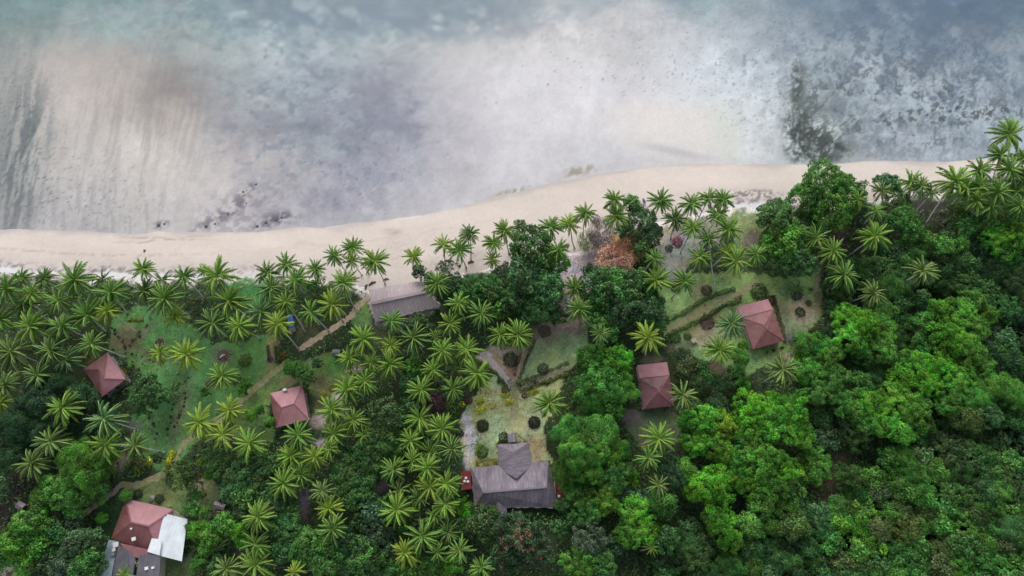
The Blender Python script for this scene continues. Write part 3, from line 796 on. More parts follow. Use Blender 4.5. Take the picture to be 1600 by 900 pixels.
def crown_mesh(kind, Rm, seed):
    """a crown of radius Rm metres; origin at the crown's base"""
    rs = np.random.RandomState(seed)
    prm = {  # lobes per m2 of footprint, lobe radius (m), leaf size, density, height ratio, roundness
        'glossy': (0.60, (0.50, 1.15), 0.46, 30, 0.75),
        'fine':   (0.30, (0.9, 1.6), 0.30, 52, 0.62),
        'soft':   (0.80, (0.32, 1.05), 0.30, 46, 0.62),
        'dense':  (0.65, (0.4, 1.0), 0.38, 38, 0.62),
        'loose':  (0.34, (0.5, 1.1), 0.42, 22, 0.66),
    }[kind]
    A = math.pi * Rm * Rm
    nl = max(7, int(A * prm[0] * 1.6))
    ph = rs.rand(8) * 6.28
    def outline(a):
        return 1 + .10 * np.sin(2 * a + ph[0]) + .09 * np.sin(3 * a + ph[1]) + .07 * np.sin(5 * a + ph[2]) + .05 * np.sin(8 * a + ph[3])
    lr = prm[1][0] + (prm[1][1] - prm[1][0]) * rs.rand(nl) ** 1.3
    lr = np.minimum(lr, Rm * .5)
    u = np.sqrt((np.arange(nl) + .5) / nl)
    a = np.arange(nl) * 2.39996 + rs.normal(size=nl) * .25
    rr = u * (Rm * outline(a) - lr * .8)
    h = Rm * prm[4]
    zt = h * np.sqrt(np.clip(1 - (u * .96) ** 2.2, 0, 1)) * (1 + rs.normal(size=nl) * .17) + rs.normal(size=nl) * .32
    C = np.stack([rr * np.cos(a), rr * np.sin(a), zt + Rm * .12], 1)
    # a lower ring so that the sides are closed
    k = max(6, int(nl * .35))
    a2 = rs.rand(k) * 6.28
    C2 = np.stack([Rm * .78 * outline(a2) * np.cos(a2), Rm * .78 * outline(a2) * np.sin(a2), h * (.05 + .35 * rs.rand(k))], 1)
    C = np.concatenate([C, C2]); lr = np.concatenate([lr, prm[1][0] + .5 * (prm[1][1] - prm[1][0]) * rs.rand(k)])
    lt = rs.rand(len(C))
    Ps, Ns, Vs, Ss = [], [], [], []
    ctr = np.array((0, 0, -Rm * .3))
    for c, r, v in zip(C, lr, lt):
        n = int(prm[3] * 4 * r * r * .75 / (prm[2] / .4) ** 1.2) + 10
        d = rs.normal(size=(n, 3))
        out = unit(c - ctr)
        d = unit(d) + out * .55
        d = unit(d)
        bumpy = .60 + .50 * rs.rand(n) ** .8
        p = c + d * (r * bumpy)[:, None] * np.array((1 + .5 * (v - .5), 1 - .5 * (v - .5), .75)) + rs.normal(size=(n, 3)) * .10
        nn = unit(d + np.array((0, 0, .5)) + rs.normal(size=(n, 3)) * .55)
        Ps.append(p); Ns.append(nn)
        # leaf colour grows lighter towards the outside of each clump
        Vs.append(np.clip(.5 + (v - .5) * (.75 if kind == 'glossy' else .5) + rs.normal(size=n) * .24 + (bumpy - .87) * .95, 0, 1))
        Ss.append(prm[2] * (.65 + .7 * rs.rand(n)))
    P, Nn, Vv, S = map(np.concatenate, (Ps, Ns, Vs, Ss))
    V, q = leaf_cards(P, Nn, S, .55 if kind != 'fine' else .42, rs)
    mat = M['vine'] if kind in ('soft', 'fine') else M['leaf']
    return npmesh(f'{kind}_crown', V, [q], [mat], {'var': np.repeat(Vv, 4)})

def trunk_mesh(seed, h=1.0):
    """unit-height trunk with limbs, reaches z = 1 at its fork and 1.35 at the limb tips"""
    r = random.Random(seed)
    mb = MB()
    mb.tube([(0, 0, -.03), (.01, .0, .3), (-.015, .01, .7), (0, 0, 1)], [.065, .045, .036, .03], 8)
    for k in range(5):
        a = k * 1.256 + r.random()
        l = .28 + .16 * r.random()
        mb.tube([(0, 0, .82 + .03 * k), (math.cos(a) * l * .5, math.sin(a) * l * .5, 1.05), (math.cos(a) * l, math.sin(a) * l, 1.3)], [.025, .016, .006], 5)
    return mb.mesh('trunk', M['bark'], True)
TRUNKS = [trunk_mesh(i) for i in range(3)]

CROWNS = {}
SIZES = {'s': 2.6, 'm': 4.8, 'l': 7.4}
def get_crown(kind, Rm):
    sz = 's' if Rm < 3.5 else ('m' if Rm < 6 else 'l')
    key = (kind, sz)
    if key not in CROWNS:
        n = {'s': 2, 'm': 2, 'l': 2}[sz]
        CROWNS[key] = [crown_mesh(kind, SIZES[sz], hash_seed(kind, sz, i)) for i in range(n)]
    return rnd.choice(CROWNS[key]), Rm / SIZES[sz]
def hash_seed(kind, sz, i):
    return (sum(ord(c) * (j + 3) for j, c in enumerate(kind)) * 7 + ord(sz) * 31 + i * 101) % 100000

TONE = {
 'bright': ((.125, .365, .036), 'bright green'), 'lime': ((.170, .340, .030), 'lime green'), 'mid': ((.094, .262, .042), 'mid green'),
 'dark': ((.074, .192, .048), 'dark green'), 'deep': ((.050, .118, .042), 'very dark green'), 'teal': ((.062, .140, .056), 'bluish green'),
 'olive': ((.092, .155, .042), 'olive green'), 'grey': ((.090, .165, .065), 'grey green'), 'yellow': ((.42, .42, .02), 'yellow'),
 'orange': ((.55, .20, .07), 'orange'), 'blossom': ((.062, .130, .05), 'dark orange-blossomed'),
}
def tree(px, py, rpx, kind, tone, h=None, name='broadleaf_tree', cat='tree', group=None, noun=None):
    Rm = rpx * 0.158
    Hc = h if h is not None else 1.8 + Rm * 1.05        # height of the crown's base
    zc = Hc + Rm * .45
    p = at(px, py, zc)
    Rm = rpx * mpp(p)
    me, s = get_crown(kind, Rm)
    col, tn = TONE[tone]
    j = 1 + rnd.uniform(-.14, .14)
    if name == 'broadleaf_tree':
        name = {'glossy': 'broadleaf_tree', 'soft': 'creeper_draped_tree', 'fine': 'feathery_tree', 'dense': 'bushy_tree', 'loose': 'sparse_tree'}[kind]
    root = empty(name, (p.x, p.y, 0), rnd.uniform(0, 6.28))
    tag(root, None, cat, group or name.replace('_', ' ') + 's in the gardens and forest')
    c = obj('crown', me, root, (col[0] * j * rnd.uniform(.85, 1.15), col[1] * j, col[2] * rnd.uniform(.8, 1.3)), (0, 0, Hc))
    c.scale = (s, s * rnd.uniform(.88, 1.1), s * rnd.uniform(.9, 1.25))
    t = obj('trunk', rnd.choice(TRUNKS), root)
    t.scale = (max(2.2, Hc * .8),) * 2 + (Hc * .95,)
    texture = {'glossy': 'glossy leaved', 'fine': 'feathery', 'soft': 'creeper draped', 'dense': 'densely leaved', 'loose': 'loosely branched'}[kind]
    sz = 'small' if rpx < 20 else ('large' if rpx > 38 else 'medium')
    later_label(root, noun or f'{sz} {tn} {texture} tree', px, py)
    return root

T = [
 # shore and beach hall
 (655,424,13,'dense','deep'),(672,436,12,'dense','dark'),(700,422,22,'loose','deep'),(712,448,22,'dense','deep'),(735,455,26,'dense','dark'),
 (768,452,26,'dense','dark'),(790,430,22,'dense','deep'),(832,388,36,'glossy','dark'),(822,430,36,'glossy','dark'),(862,408,26,'glossy','mid'),(855,450,32,'glossy','dark'),
 (800,470,24,'glossy','dark'),(840,482,26,'dense','dark'),(785,482,18,'glossy','mid'),(868,492,18,'dense','dark'),(812,352,11,'dense','dark'),(806,368,9,'dense','dark'),
 (700,462,18,'dense','deep'),(745,470,20,'dense','deep'),(815,505,18,'dense','dark'),
 (930,442,30,'glossy','dark'),(962,452,38,'glossy','dark'),(990,440,26,'glossy','dark'),(975,480,34,'glossy','dark'),(945,508,26,'glossy','mid'),(1010,488,28,'glossy','dark'),(925,480,18,'glossy','mid'),(1030,510,12,'glossy','mid'),(1012,462,22,'glossy','dark'),
 (988,322,17,'glossy','dark'),(1002,345,24,'glossy','dark'),(1018,368,20,'glossy','deep'),(1008,388,18,'dense','dark'),(972,362,14,'dense','dark'),
 # right coast
 (1288,290,40,'glossy','mid'),(1318,300,32,'glossy','mid'),(1262,312,32,'glossy','mid'),(1300,328,34,'glossy','mid'),(1342,322,18,'glossy','dark'),
 (1212,342,32,'glossy','dark'),(1232,372,34,'glossy','mid'),(1206,385,24,'glossy','mid'),(1248,408,28,'glossy','dark'),(1222,415,22,'dense','dark'),(1198,330,14,'glossy','dark'),(1262,350,22,'dense','dark'),
 (1385,288,20,'dense','dark'),(1402,310,22,'dense','mid'),(1412,340,24,'dense','mid'),(1425,362,20,'dense','mid'),(1345,345,18,'dense','deep'),(1385,345,18,'dense','dark'),
 # centre garden trees
 (925,565,30,'soft','mid'),(962,568,32,'soft','bright'),(935,600,38,'soft','mid'),(968,605,28,'fine','mid'),(925,625,26,'fine','mid'),(955,640,22,'dense','mid'),
 (898,680,34,'fine','mid'),(935,680,36,'fine','mid'),(912,712,42,'fine','bright'),(955,705,28,'fine','mid'),(885,740,26,'fine','mid'),
 (960,745,30,'soft','mid'),(985,745,16,'soft','lime'),(945,775,28,'soft','lime'),(905,765,22,'fine','mid'),(975,775,18,'dense','teal'),(915,800,28,'soft','mid'),(990,800,28,'soft','bright'),(1010,825,26,'soft','bright'),
 (1005,785,20,'dense','teal'),(985,835,26,'soft','bright'),(1035,790,24,'fine','mid'),(920,840,30,'dense','grey'),(905,880,28,'soft','mid'),(940,880,26,'dense','mid'),(960,850,20,'dense','deep'),
 (1040,840,24,'dense','dark'),(1050,740,24,'dense','teal'),(1042,720,18,'dense','deep'),(875,825,16,'dense','dark'),(880,790,14,'dense','dark'),
 (1075,570,18,'glossy','olive'),(1095,578,14,'dense','dark'),(1068,552,12,'dense','teal'),(1158,558,14,'soft','mid'),(1162,540,9,'soft','bright'),(1152,580,14,'soft','mid'),(1110,592,14,'dense','dark'),
 (1095,602,16,'fine','olive'),(1130,600,18,'soft','olive'),(1160,600,14,'soft','mid'),(1085,612,9,'loose','yellow'),
 (735,800,16,'soft','bright'),(722,790,12,'soft','bright'),(745,815,24,'dense','olive'),(760,830,20,'dense','dark'),(720,825,16,'dense','dark'),(770,800,12,'dense','dark'),
 (660,805,24,'loose','grey'),(648,790,14,'loose','olive'),(702,885,18,'soft','bright'),(640,888,24,'dense','mid'),(672,890,18,'dense','mid'),
 (590,838,28,'glossy','teal'),(585,808,24,'glossy','teal'),(572,872,32,'glossy','mid'),(605,890,26,'glossy','mid'),(610,858,20,'glossy','teal'),
 # lower middle belt
 (600,650,34,'loose','grey'),(625,668,24,'dense','dark'),(590,690,30,'dense','dark'),(575,715,30,'dense','dark'),(612,700,22,'dense','dark'),(635,640,20,'dense','dark'),(640,600,20,'dense','dark'),(645,575,16,'glossy','mid'),(632,560,14,'dense','deep'),
 (545,708,14,'dense','mid'),(540,735,26,'dense','dark'),(565,750,26,'dense','mid'),(545,775,26,'dense','dark'),(575,780,20,'dense','deep'),(540,700,18,'loose','grey'),(600,735,18,'dense','deep'),
 (480,860,30,'dense','mid'),(510,875,30,'dense','mid'),(535,850,26,'dense','dark'),(545,890,26,'dense','dark'),(475,840,20,'dense','mid'),(445,820,26,'dense','dark'),(430,790,26,'dense','dark'),(455,800,20,'dense','dark'),(440,860,22,'dense','dark'),(420,770,20,'dense','dark'),
 (560,820,20,'dense','dark'),(540,810,14,'loose','grey'),(630,820,18,'dense','dark'),(600,790,18,'dense','dark'),
 # left of centre, by the paths
 (278,742,24,'dense','olive'),(298,752,18,'loose','olive'),(300,795,14,'dense','mid'),(318,798,12,'dense','mid'),(345,722,26,'dense','dark'),(372,742,28,'dense','dark'),(400,742,24,'dense','dark'),(405,715,18,'dense','dark'),(358,765,20,'dense','dark'),(385,772,24,'dense','dark'),
 (325,712,14,'dense','dark'),(350,722,8,'soft','lime'),(326,742,8,'soft','bright'),(312,722,6,'soft','lime'),(428,730,20,'dense','dark'),(350,820,20,'dense','mid'),(330,835,20,'dense','mid'),(310,830,16,'soft','mid'),(300,825,12,'soft','mid'),(372,828,16,'soft','bright'),(378,845,12,'soft','bright'),
 (322,858,14,'dense','mid'),(340,885,18,'dense','dark'),(310,880,14,'soft','mid'),(380,800,18,'dense','deep'),(305,775,10,'soft','mid'),
 (455,575,14,'soft','mid'),(470,580,16,'dense','mid'),(482,590,14,'dense','dark'),(320,612,8,'soft','mid'),(384,598,10,'soft','bright'),(392,648,11,'soft','lime'),(404,640,9,'soft','mid'),(421,660,9,'soft','bright'),(378,612,8,'soft','bright'),
 (226,612,26,'dense','dark'),(245,622,18,'dense','dark'),(235,595,14,'dense','dark'),(222,640,12,'dense','dark'),
 (495,568,9,'dense','deep'),(500,440,12,'loose','dark'),(488,447,10,'dense','dark'),(475,468,10,'loose','dark'),
 (305,470,12,'loose','olive'),(310,486,9,'loose','olive'),(618,518,12,'loose','grey'),(655,500,14,'dense','dark'),(668,515,14,'dense','deep'),(640,505,10,'loose','grey'),
 # dark feathery stand on the left
 (90,602,30,'fine','deep'),(122,618,20,'fine','deep'),(62,625,34,'fine','deep'),(25,665,34,'fine','deep'),(60,670,28,'fine','deep'),(15,710,28,'fine','deep'),(125,630,22,'fine','deep'),(40,715,20,'fine','deep'),(118,665,20,'fine','deep'),
 (115,710,28,'fine','mid'),(135,735,36,'fine','mid'),(100,760,34,'soft','mid'),(145,765,26,'soft','mid'),(70,770,24,'fine','mid'),(115,790,22,'soft','mid'),(160,720,20,'fine','mid'),
 (45,820,30,'glossy','bright'),(25,850,28,'glossy','bright'),(60,850,24,'glossy','bright'),(70,800,16,'glossy','mid'),(40,880,20,'glossy','bright'),(8,870,18,'glossy','mid'),(85,830,20,'glossy','dark'),
 (120,850,28,'glossy','teal'),(138,850,22,'glossy','teal'),(100,885,26,'glossy','teal'),(135,885,28,'glossy','dark'),(75,885,20,'dense','teal'),(110,825,18,'dense','deep'),(140,885,16,'dense','dark'),(5,770,14,'dense','deep'),
 (195,775,10,'soft','mid'),(158,810,9,'soft','bright'),(180,700,14,'dense','dark'),(245,715,10,'dense','olive'),
 # forest on the right: bright draped crowns
 (1100,655,30,'soft','bright'),(1130,668,26,'soft','lime'),(1090,690,26,'soft','bright'),(1120,700,28,'soft','bright'),(1075,660,18,'soft','mid'),(1085,635,16,'soft','olive'),(1120,630,18,'soft','olive'),
 (1070,735,20,'soft','bright'),(1110,755,32,'soft','bright'),(1135,745,24,'soft','bright'),(1085,770,16,'soft','bright'),(1125,785,22,'soft','bright'),(1150,720,26,'soft','bright'),
 (1170,640,30,'soft','bright'),(1180,665,28,'soft','bright'),(1215,665,32,'soft','bright'),(1235,640,32,'soft','bright'),(1205,630,26,'soft','bright'),(1250,675,26,'soft','bright'),(1165,690,26,'soft','mid'),
 (1190,720,34,'soft','bright'),(1225,730,28,'soft','bright'),(1205,760,30,'soft','bright'),(1170,755,26,'soft','bright'),(1235,760,22,'soft','mid'),(1190,790,24,'soft','mid'),(1230,790,22,'soft','mid'),
 (1130,825,26,'soft','bright'),(1145,845,20,'soft','bright'),(1115,810,20,'soft','mid'),(1175,820,22,'soft','mid'),(1205,815,22,'soft','mid'),(1240,820,24,'soft','olive'),
 (1270,540,28,'soft','mid'),(1265,580,28,'soft','bright'),(1290,560,26,'soft','mid'),(1255,560,16,'soft','lime'),(1300,590,28,'soft','mid'),(1280,610,26,'soft','mid'),(1315,625,24,'soft','mid'),
 (1325,495,26,'soft','bright'),(1345,510,30,'soft','bright'),(1330,530,28,'soft','bright'),(1365,500,24,'soft','mid'),(1380,520,24,'soft','mid'),(1375,545,26,'soft','mid'),(1350,555,20,'soft','mid'),(1385,485,16,'soft','mid'),
 (1470,485,20,'soft','bright'),(1500,490,26,'soft','bright'),(1520,470,20,'soft','mid'),(1490,510,24,'soft','bright'),(1520,510,26,'soft','mid'),(1545,490,16,'soft','mid'),
 (1480,530,30,'soft','bright'),(1510,545,32,'soft','bright'),(1530,570,24,'soft','mid'),(1450,540,22,'soft','mid'),(1440,510,20,'soft','mid'),
 (1430,570,26,'soft','bright'),(1470,570,28,'soft','bright'),(1500,590,28,'soft','bright'),(1410,590,22,'soft','bright'),(1450,600,24,'soft','bright'),(1485,625,26,'soft','mid'),
 (1400,620,26,'soft','bright'),(1430,640,28,'soft','mid'),(1370,630,28,'soft','bright'),(1380,660,26,'soft','bright'),(1410,675,22,'soft','bright'),(1440,665,20,'soft','mid'),(1355,660,22,'soft','mid'),(1345,600,22,'soft','mid'),(1340,640,20,'soft','mid'),
 (1530,620,26,'fine','mid'),(1560,605,26,'fine','mid'),(1585,620,24,'fine','mid'),(1510,650,22,'fine','olive'),(1545,650,24,'dense','dark'),
 (1500,335,20,'dense','dark'),(1535,332,20,'dense','dark'),(1570,335,22,'dense','mid'),(1595,330,20,'dense','dark'),(1545,352,18,'dense','mid'),(1480,368,14,'dense','dark'),(1450,375,16,'dense','mid'),
 (1555,375,22,'soft','bright'),(1585,370,24,'soft','bright'),(1575,395,20,'soft','mid'),(1500,380,16,'dense','mid'),(1475,385,18,'dense','mid'),(1510,350,20,'dense','mid'),
]
for t in T:
    tree(*t)
# big flowering tree behind the thatched house
BL = []
for (x, y, r) in ((808, 838, 40), (790, 870, 26), (835, 860, 28)):
    BL.append(tree(x, y, r, 'glossy', 'blossom', noun='large dark green tree with orange blossoms'))

# ------------------------------------------------------------------ darker forest filled between the bright crowns
placed = [(t[0], t[1], t[2]) for t in T]
FOREST = [(1290,420),(1420,370),(1700,330),(1720,960),(1020,960),(1040,830),(1150,800),(1260,800),(1250,640),(1240,560),(1290,500)]
HOLES = [(1310,720,22),(1292,765,22),(1310,380,14)]
def in_poly1(x, y, poly):
    return bool(in_poly(np.array([float(x)]), np.array([float(y)]), poly)[0])
fill_r = random.Random(5)
y = 365
while y < 960:
    x = 1000 + fill_r.uniform(0, 20)
    while x < 1700:
        qx, qy = x + fill_r.uniform(-9, 9), y + fill_r.uniform(-8, 8)
        x += 33
        if not in_poly1(qx, qy, FOREST): continue
        if any(math.hypot(qx - a, qy - b_) < r * .78 for a, b_, r in placed): continue
        if any(math.hypot(qx - a, qy - b_) < r + 8 for a, b_, r in HOLES): continue
        n = float(fbm(np.array([qx / 80]), np.array([qy / 80]), 77, 3)[0])
        low = qy < 700 or qx < 1250
        kind = fill_r.choice(['dense', 'dense', 'fine', 'soft'])
        if low: tone = 'deep' if n < .48 else 'dark'
        else: tone = fill_r.choice(['mid', 'mid', 'olive']) if n > .45 else fill_r.choice(['dark', 'mid', 'dark'])
        r = fill_r.uniform(17, 27)
        tree(qx, qy, r, kind, tone, h=(1.2 if low else 2.5) + fill_r.uniform(0, 1.5), group='trees of the closed forest')
        placed.append((qx, qy, r))
    y += 27

# ------------------------------------------------------------------ coconut palms
def frond_mesh(e0, e1, seed, dry=False):
    """a palm frond of unit length along +X, arching from elevation e0 to e1 (degrees)"""
    rs = np.random.RandomState(seed)
    n = 11
    t = np.linspace(0, 1, n)
    e = np.radians(e0 + (e1 - e0) * t ** 1.25)
    bend = np.cumsum(rs.normal(size=n) * .035)
    dx = np.cos(e) * np.cos(bend); dy = np.cos(e) * np.sin(bend); dz = np.sin(e)
    seg = 1.0 / (n - 1)
    Pc = np.concatenate([[[0, 0, 0]], np.cumsum(np.stack([dx, dy, dz], 1)[:-1] * seg, 0)])
    T_ = unit(np.stack([dx, dy, dz], 1))
    def curve(s):
        return np.stack([np.interp(s, t, Pc[:, k]) for k in range(3)], 1), unit(np.stack([np.interp(s, t, T_[:, k]) for k in range(3)], 1))
    V, q, tri, mi, var = [], [], [], [], []
    m = 46
    for side in (-1, 1):
        s = np.linspace(.13, .995, m) + rs.normal(size=m) * .004
        P, Tt = curve(s)
        S = unit(np.cross(Tt, np.array((0, 0, 1.0)))) * side
        Up = unit(np.cross(S, Tt)) * side
        Up = np.where(Up[:, 2:3] < 0, -Up, Up)
        Ln = .184 * np.clip(.5 + 2.3 * s * (1.0 - s), 0, 1.0) * (1 - .25 * np.clip((s - .72) / .28, 0, 1)) * (.70 + .45 * rs.rand(m))
        fw = np.radians(26 + 30 * s + rs.normal(size=m) * 9)
        dr = np.radians(36 + 20 * rs.rand(m) + (14 if dry else 0))
        d1 = unit(S * (np.cos(fw) * np.cos(dr))[:, None] + Tt * np.sin(fw)[:, None] - Up * (np.sin(dr) * np.cos(fw))[:, None])
        d2 = unit(d1 + np.array((0, 0, -.6)))
        wv = Tt * (.0140 + .003 * rs.rand(m))[:, None]
        a, b_ = P - wv, P + wv
        mid = P + d1 * (Ln * .55)[:, None]
        c, d_ = mid + wv * 1.1, mid - wv * 1.1
        tip = mid + d2 * (Ln * .45)[:, None]
        base = len(V) and sum(len(v) for v in V)
        V.append(np.stack([a, b_, c, d_, tip], 1).reshape(-1, 3))
        i = base + np.arange(m) * 5
        q.append(np.stack([i, i + 1, i + 2, i + 3], 1))
        tri.append(np.stack([i + 3, i + 2, i + 4], 1))
        vv = .38 + .26 * rs.rand(m)
        var.append(np.stack([vv + .26, vv + .26, vv + .04, vv + .04, vv + .02], 1).ravel())  # leaflets painted lighter along the midrib, for the lit ridge of the frond
    # midrib: a three sided rod
    base = sum(len(v) for v in V)
    rr = .016 * (1 - .8 * t) + .002
    side = unit(np.cross(T_, np.array((0, 0, 1.0))))
    ring = np.stack([Pc + side * rr[:, None], Pc + np.array((0, 0, 1.0)) * rr[:, None] * .9, Pc - side * rr[:, None]], 1).reshape(-1, 3)
    V.append(ring); var.append(np.full(len(ring), .9))
    rq = []
    for i in range(n - 1):
        for k in range(2):
            rq.append((base + i * 3 + k, base + i * 3 + k + 1, base + (i + 1) * 3 + k + 1, base + (i + 1) * 3 + k))
    V = np.concatenate(V); Q = np.concatenate(q + [np.array(rq)]); Tr = np.concatenate(tri)
    mi = np.concatenate([np.zeros(len(Q) - len(rq), int), np.ones(len(rq), int), np.zeros(len(Tr), int)])
    return npmesh('frond', V, [Q, Tr], [M['frond'], M['rachis']], {'var': np.clip(np.concatenate(var), 0, 1)}, mi=mi)

FR = {
 'up': [frond_mesh(80, 30, 1), frond_mesh(72, 15, 2)],
 'mid': [frond_mesh(56, -18, 3), frond_mesh(50, -30, 4), frond_mesh(60, -8, 5)],
 'flat': [frond_mesh(30, -42, 6), frond_mesh(24, -50, 7), frond_mesh(34, -34, 8)],
 'low': [frond_mesh(4, -62, 9), frond_mesh(-4, -70, 10), frond_mesh(10, -58, 11)],
 'dry': [frond_mesh(-30, -84, 12, True), frond_mesh(-20, -80, 13, True)],
}
def ptrunk_mesh(bend, seed):
    """palm trunk of unit height; bends along +X and comes back upright, ends at (1, 0, 1) when scaled by the lean"""
    mb = MB()
    n = 9
    pts, rad = [], []
    for i in range(n):
        t = i / (n - 1)
        pts.append((t ** bend, 0, t)); rad.append(1)
    return pts
PT = {
 'g': ((.112, .285, .044), 'mid green'), 'yg': ((.172, .350, .042), 'yellow green'), 'y': ((.280, .425, .042), 'bright yellowish'),
 'd': ((.074, .190, .046), 'dark green'), 'b': ((.080, .220, .085), 'bluish green'), 'dull': ((.138, .245, .066), 'dull green'),
}
def palm(px, py, r, tone, base=None, h=None, name='coconut_palm', cat='palm tree', noun=None, nf=None, young=False, fill=1.0):
    hh = h or (rnd.uniform(9.5, 13.5) if r > 15 else rnd.uniform(6, 8.5))
    if young: hh = 1.4
    p = at(px, py, hh)
    if base is not None:
        b_ = at(base[0], base[1], 0)
    else:
        sea = max(0.0, min(1.0, 1 - (shoreY(p.x) - p.y) / 34.0))
        b_ = Vector((p.x + rnd.uniform(-1.6, 1.6), p.y - rnd.uniform(-.6, 1.4) - 2.6 * sea, 0))
        if young: b_ = Vector((p.x, p.y, 0))
    b_.z = float(ground_z(np.array([b_.x]), np.array([b_.y]))[0][0]) - .1
    root = empty(name, b_)
    tag(root, None, cat, 'coconut palms')
    col, tn = PT[tone]
    j = rnd.uniform(.9, 1.12)
    # trunk
    off = p - b_
    mb = MB()
    n = 9; pts = []; rad = []
    for i in range(n):
        t = i / (n - 1)
        k = t ** 0.75 if off.xy.length > 3 else t
        wob = .12 * math.sin(t * 5 + px)
        pts.append((off.x * k + wob * (1 - t) * t * 3, off.y * k, off.z * t)); rad.append((.28 if i == 0 else .17) * (1 - .3 * t) * (1.0 if not young else .8))
    mb.tube(pts, rad, 8)
    mb.build('trunk', M['trunk'], root, True)
    Rw = r * mpp(p) * rnd.uniform(1.10, 1.26)
    droop = rnd.uniform(-.08, .34)
    gap = rnd.uniform(0, 6.28)
    nf = nf or int((rnd.uniform(30, 42) if r > 17 else rnd.uniform(22, 28)) * fill)
    a0 = rnd.uniform(0, 6.28)
    for i in range(nf):
        u = (i + .5) / nf
        if u < .14: cl, L_ = 'up', .62 + u
        elif u < .42: cl, L_ = 'mid', .90
        elif u < .76: cl, L_ = 'flat', 1.0
        elif u < .95 or young: cl, L_ = 'low', .97
        else: cl, L_ = ('dry' if rnd.random() < .45 else 'low'), .9
        me = rnd.choice(FR[cl])
        o = bpy.data.objects.new('frond', me)
        COL.objects.link(o)
        o.parent = root
        L_ *= Rw * rnd.uniform(.80, 1.12)
        o.scale = (L_, L_ * rnd.uniform(.92, 1.12), L_)
        o.location = (off.x, off.y, off.z + .15 - u * .35)
        o.rotation_euler = (rnd.uniform(-.30, .30), rnd.uniform(-.14, .14) + droop * u, a0 + i * 2.39996 + rnd.uniform(-.3, .3) + .25 * math.sin(a0 + i * 2.39996 + gap))
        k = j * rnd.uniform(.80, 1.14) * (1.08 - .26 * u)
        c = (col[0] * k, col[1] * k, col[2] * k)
        if u > .8 and rnd.random() < .3: c = (col[0] * 1.35 * k, col[1] * .95 * k, col[2] * k)
        if cl == 'dry': c = (.17, .115, .06)
        o.color = (*c, 1)
    sz = 'small ' if r < 18 else ('large ' if r > 25 else '')
    later_label(root, noun or f'{sz}{tn} coconut palm', px, py)
    return root

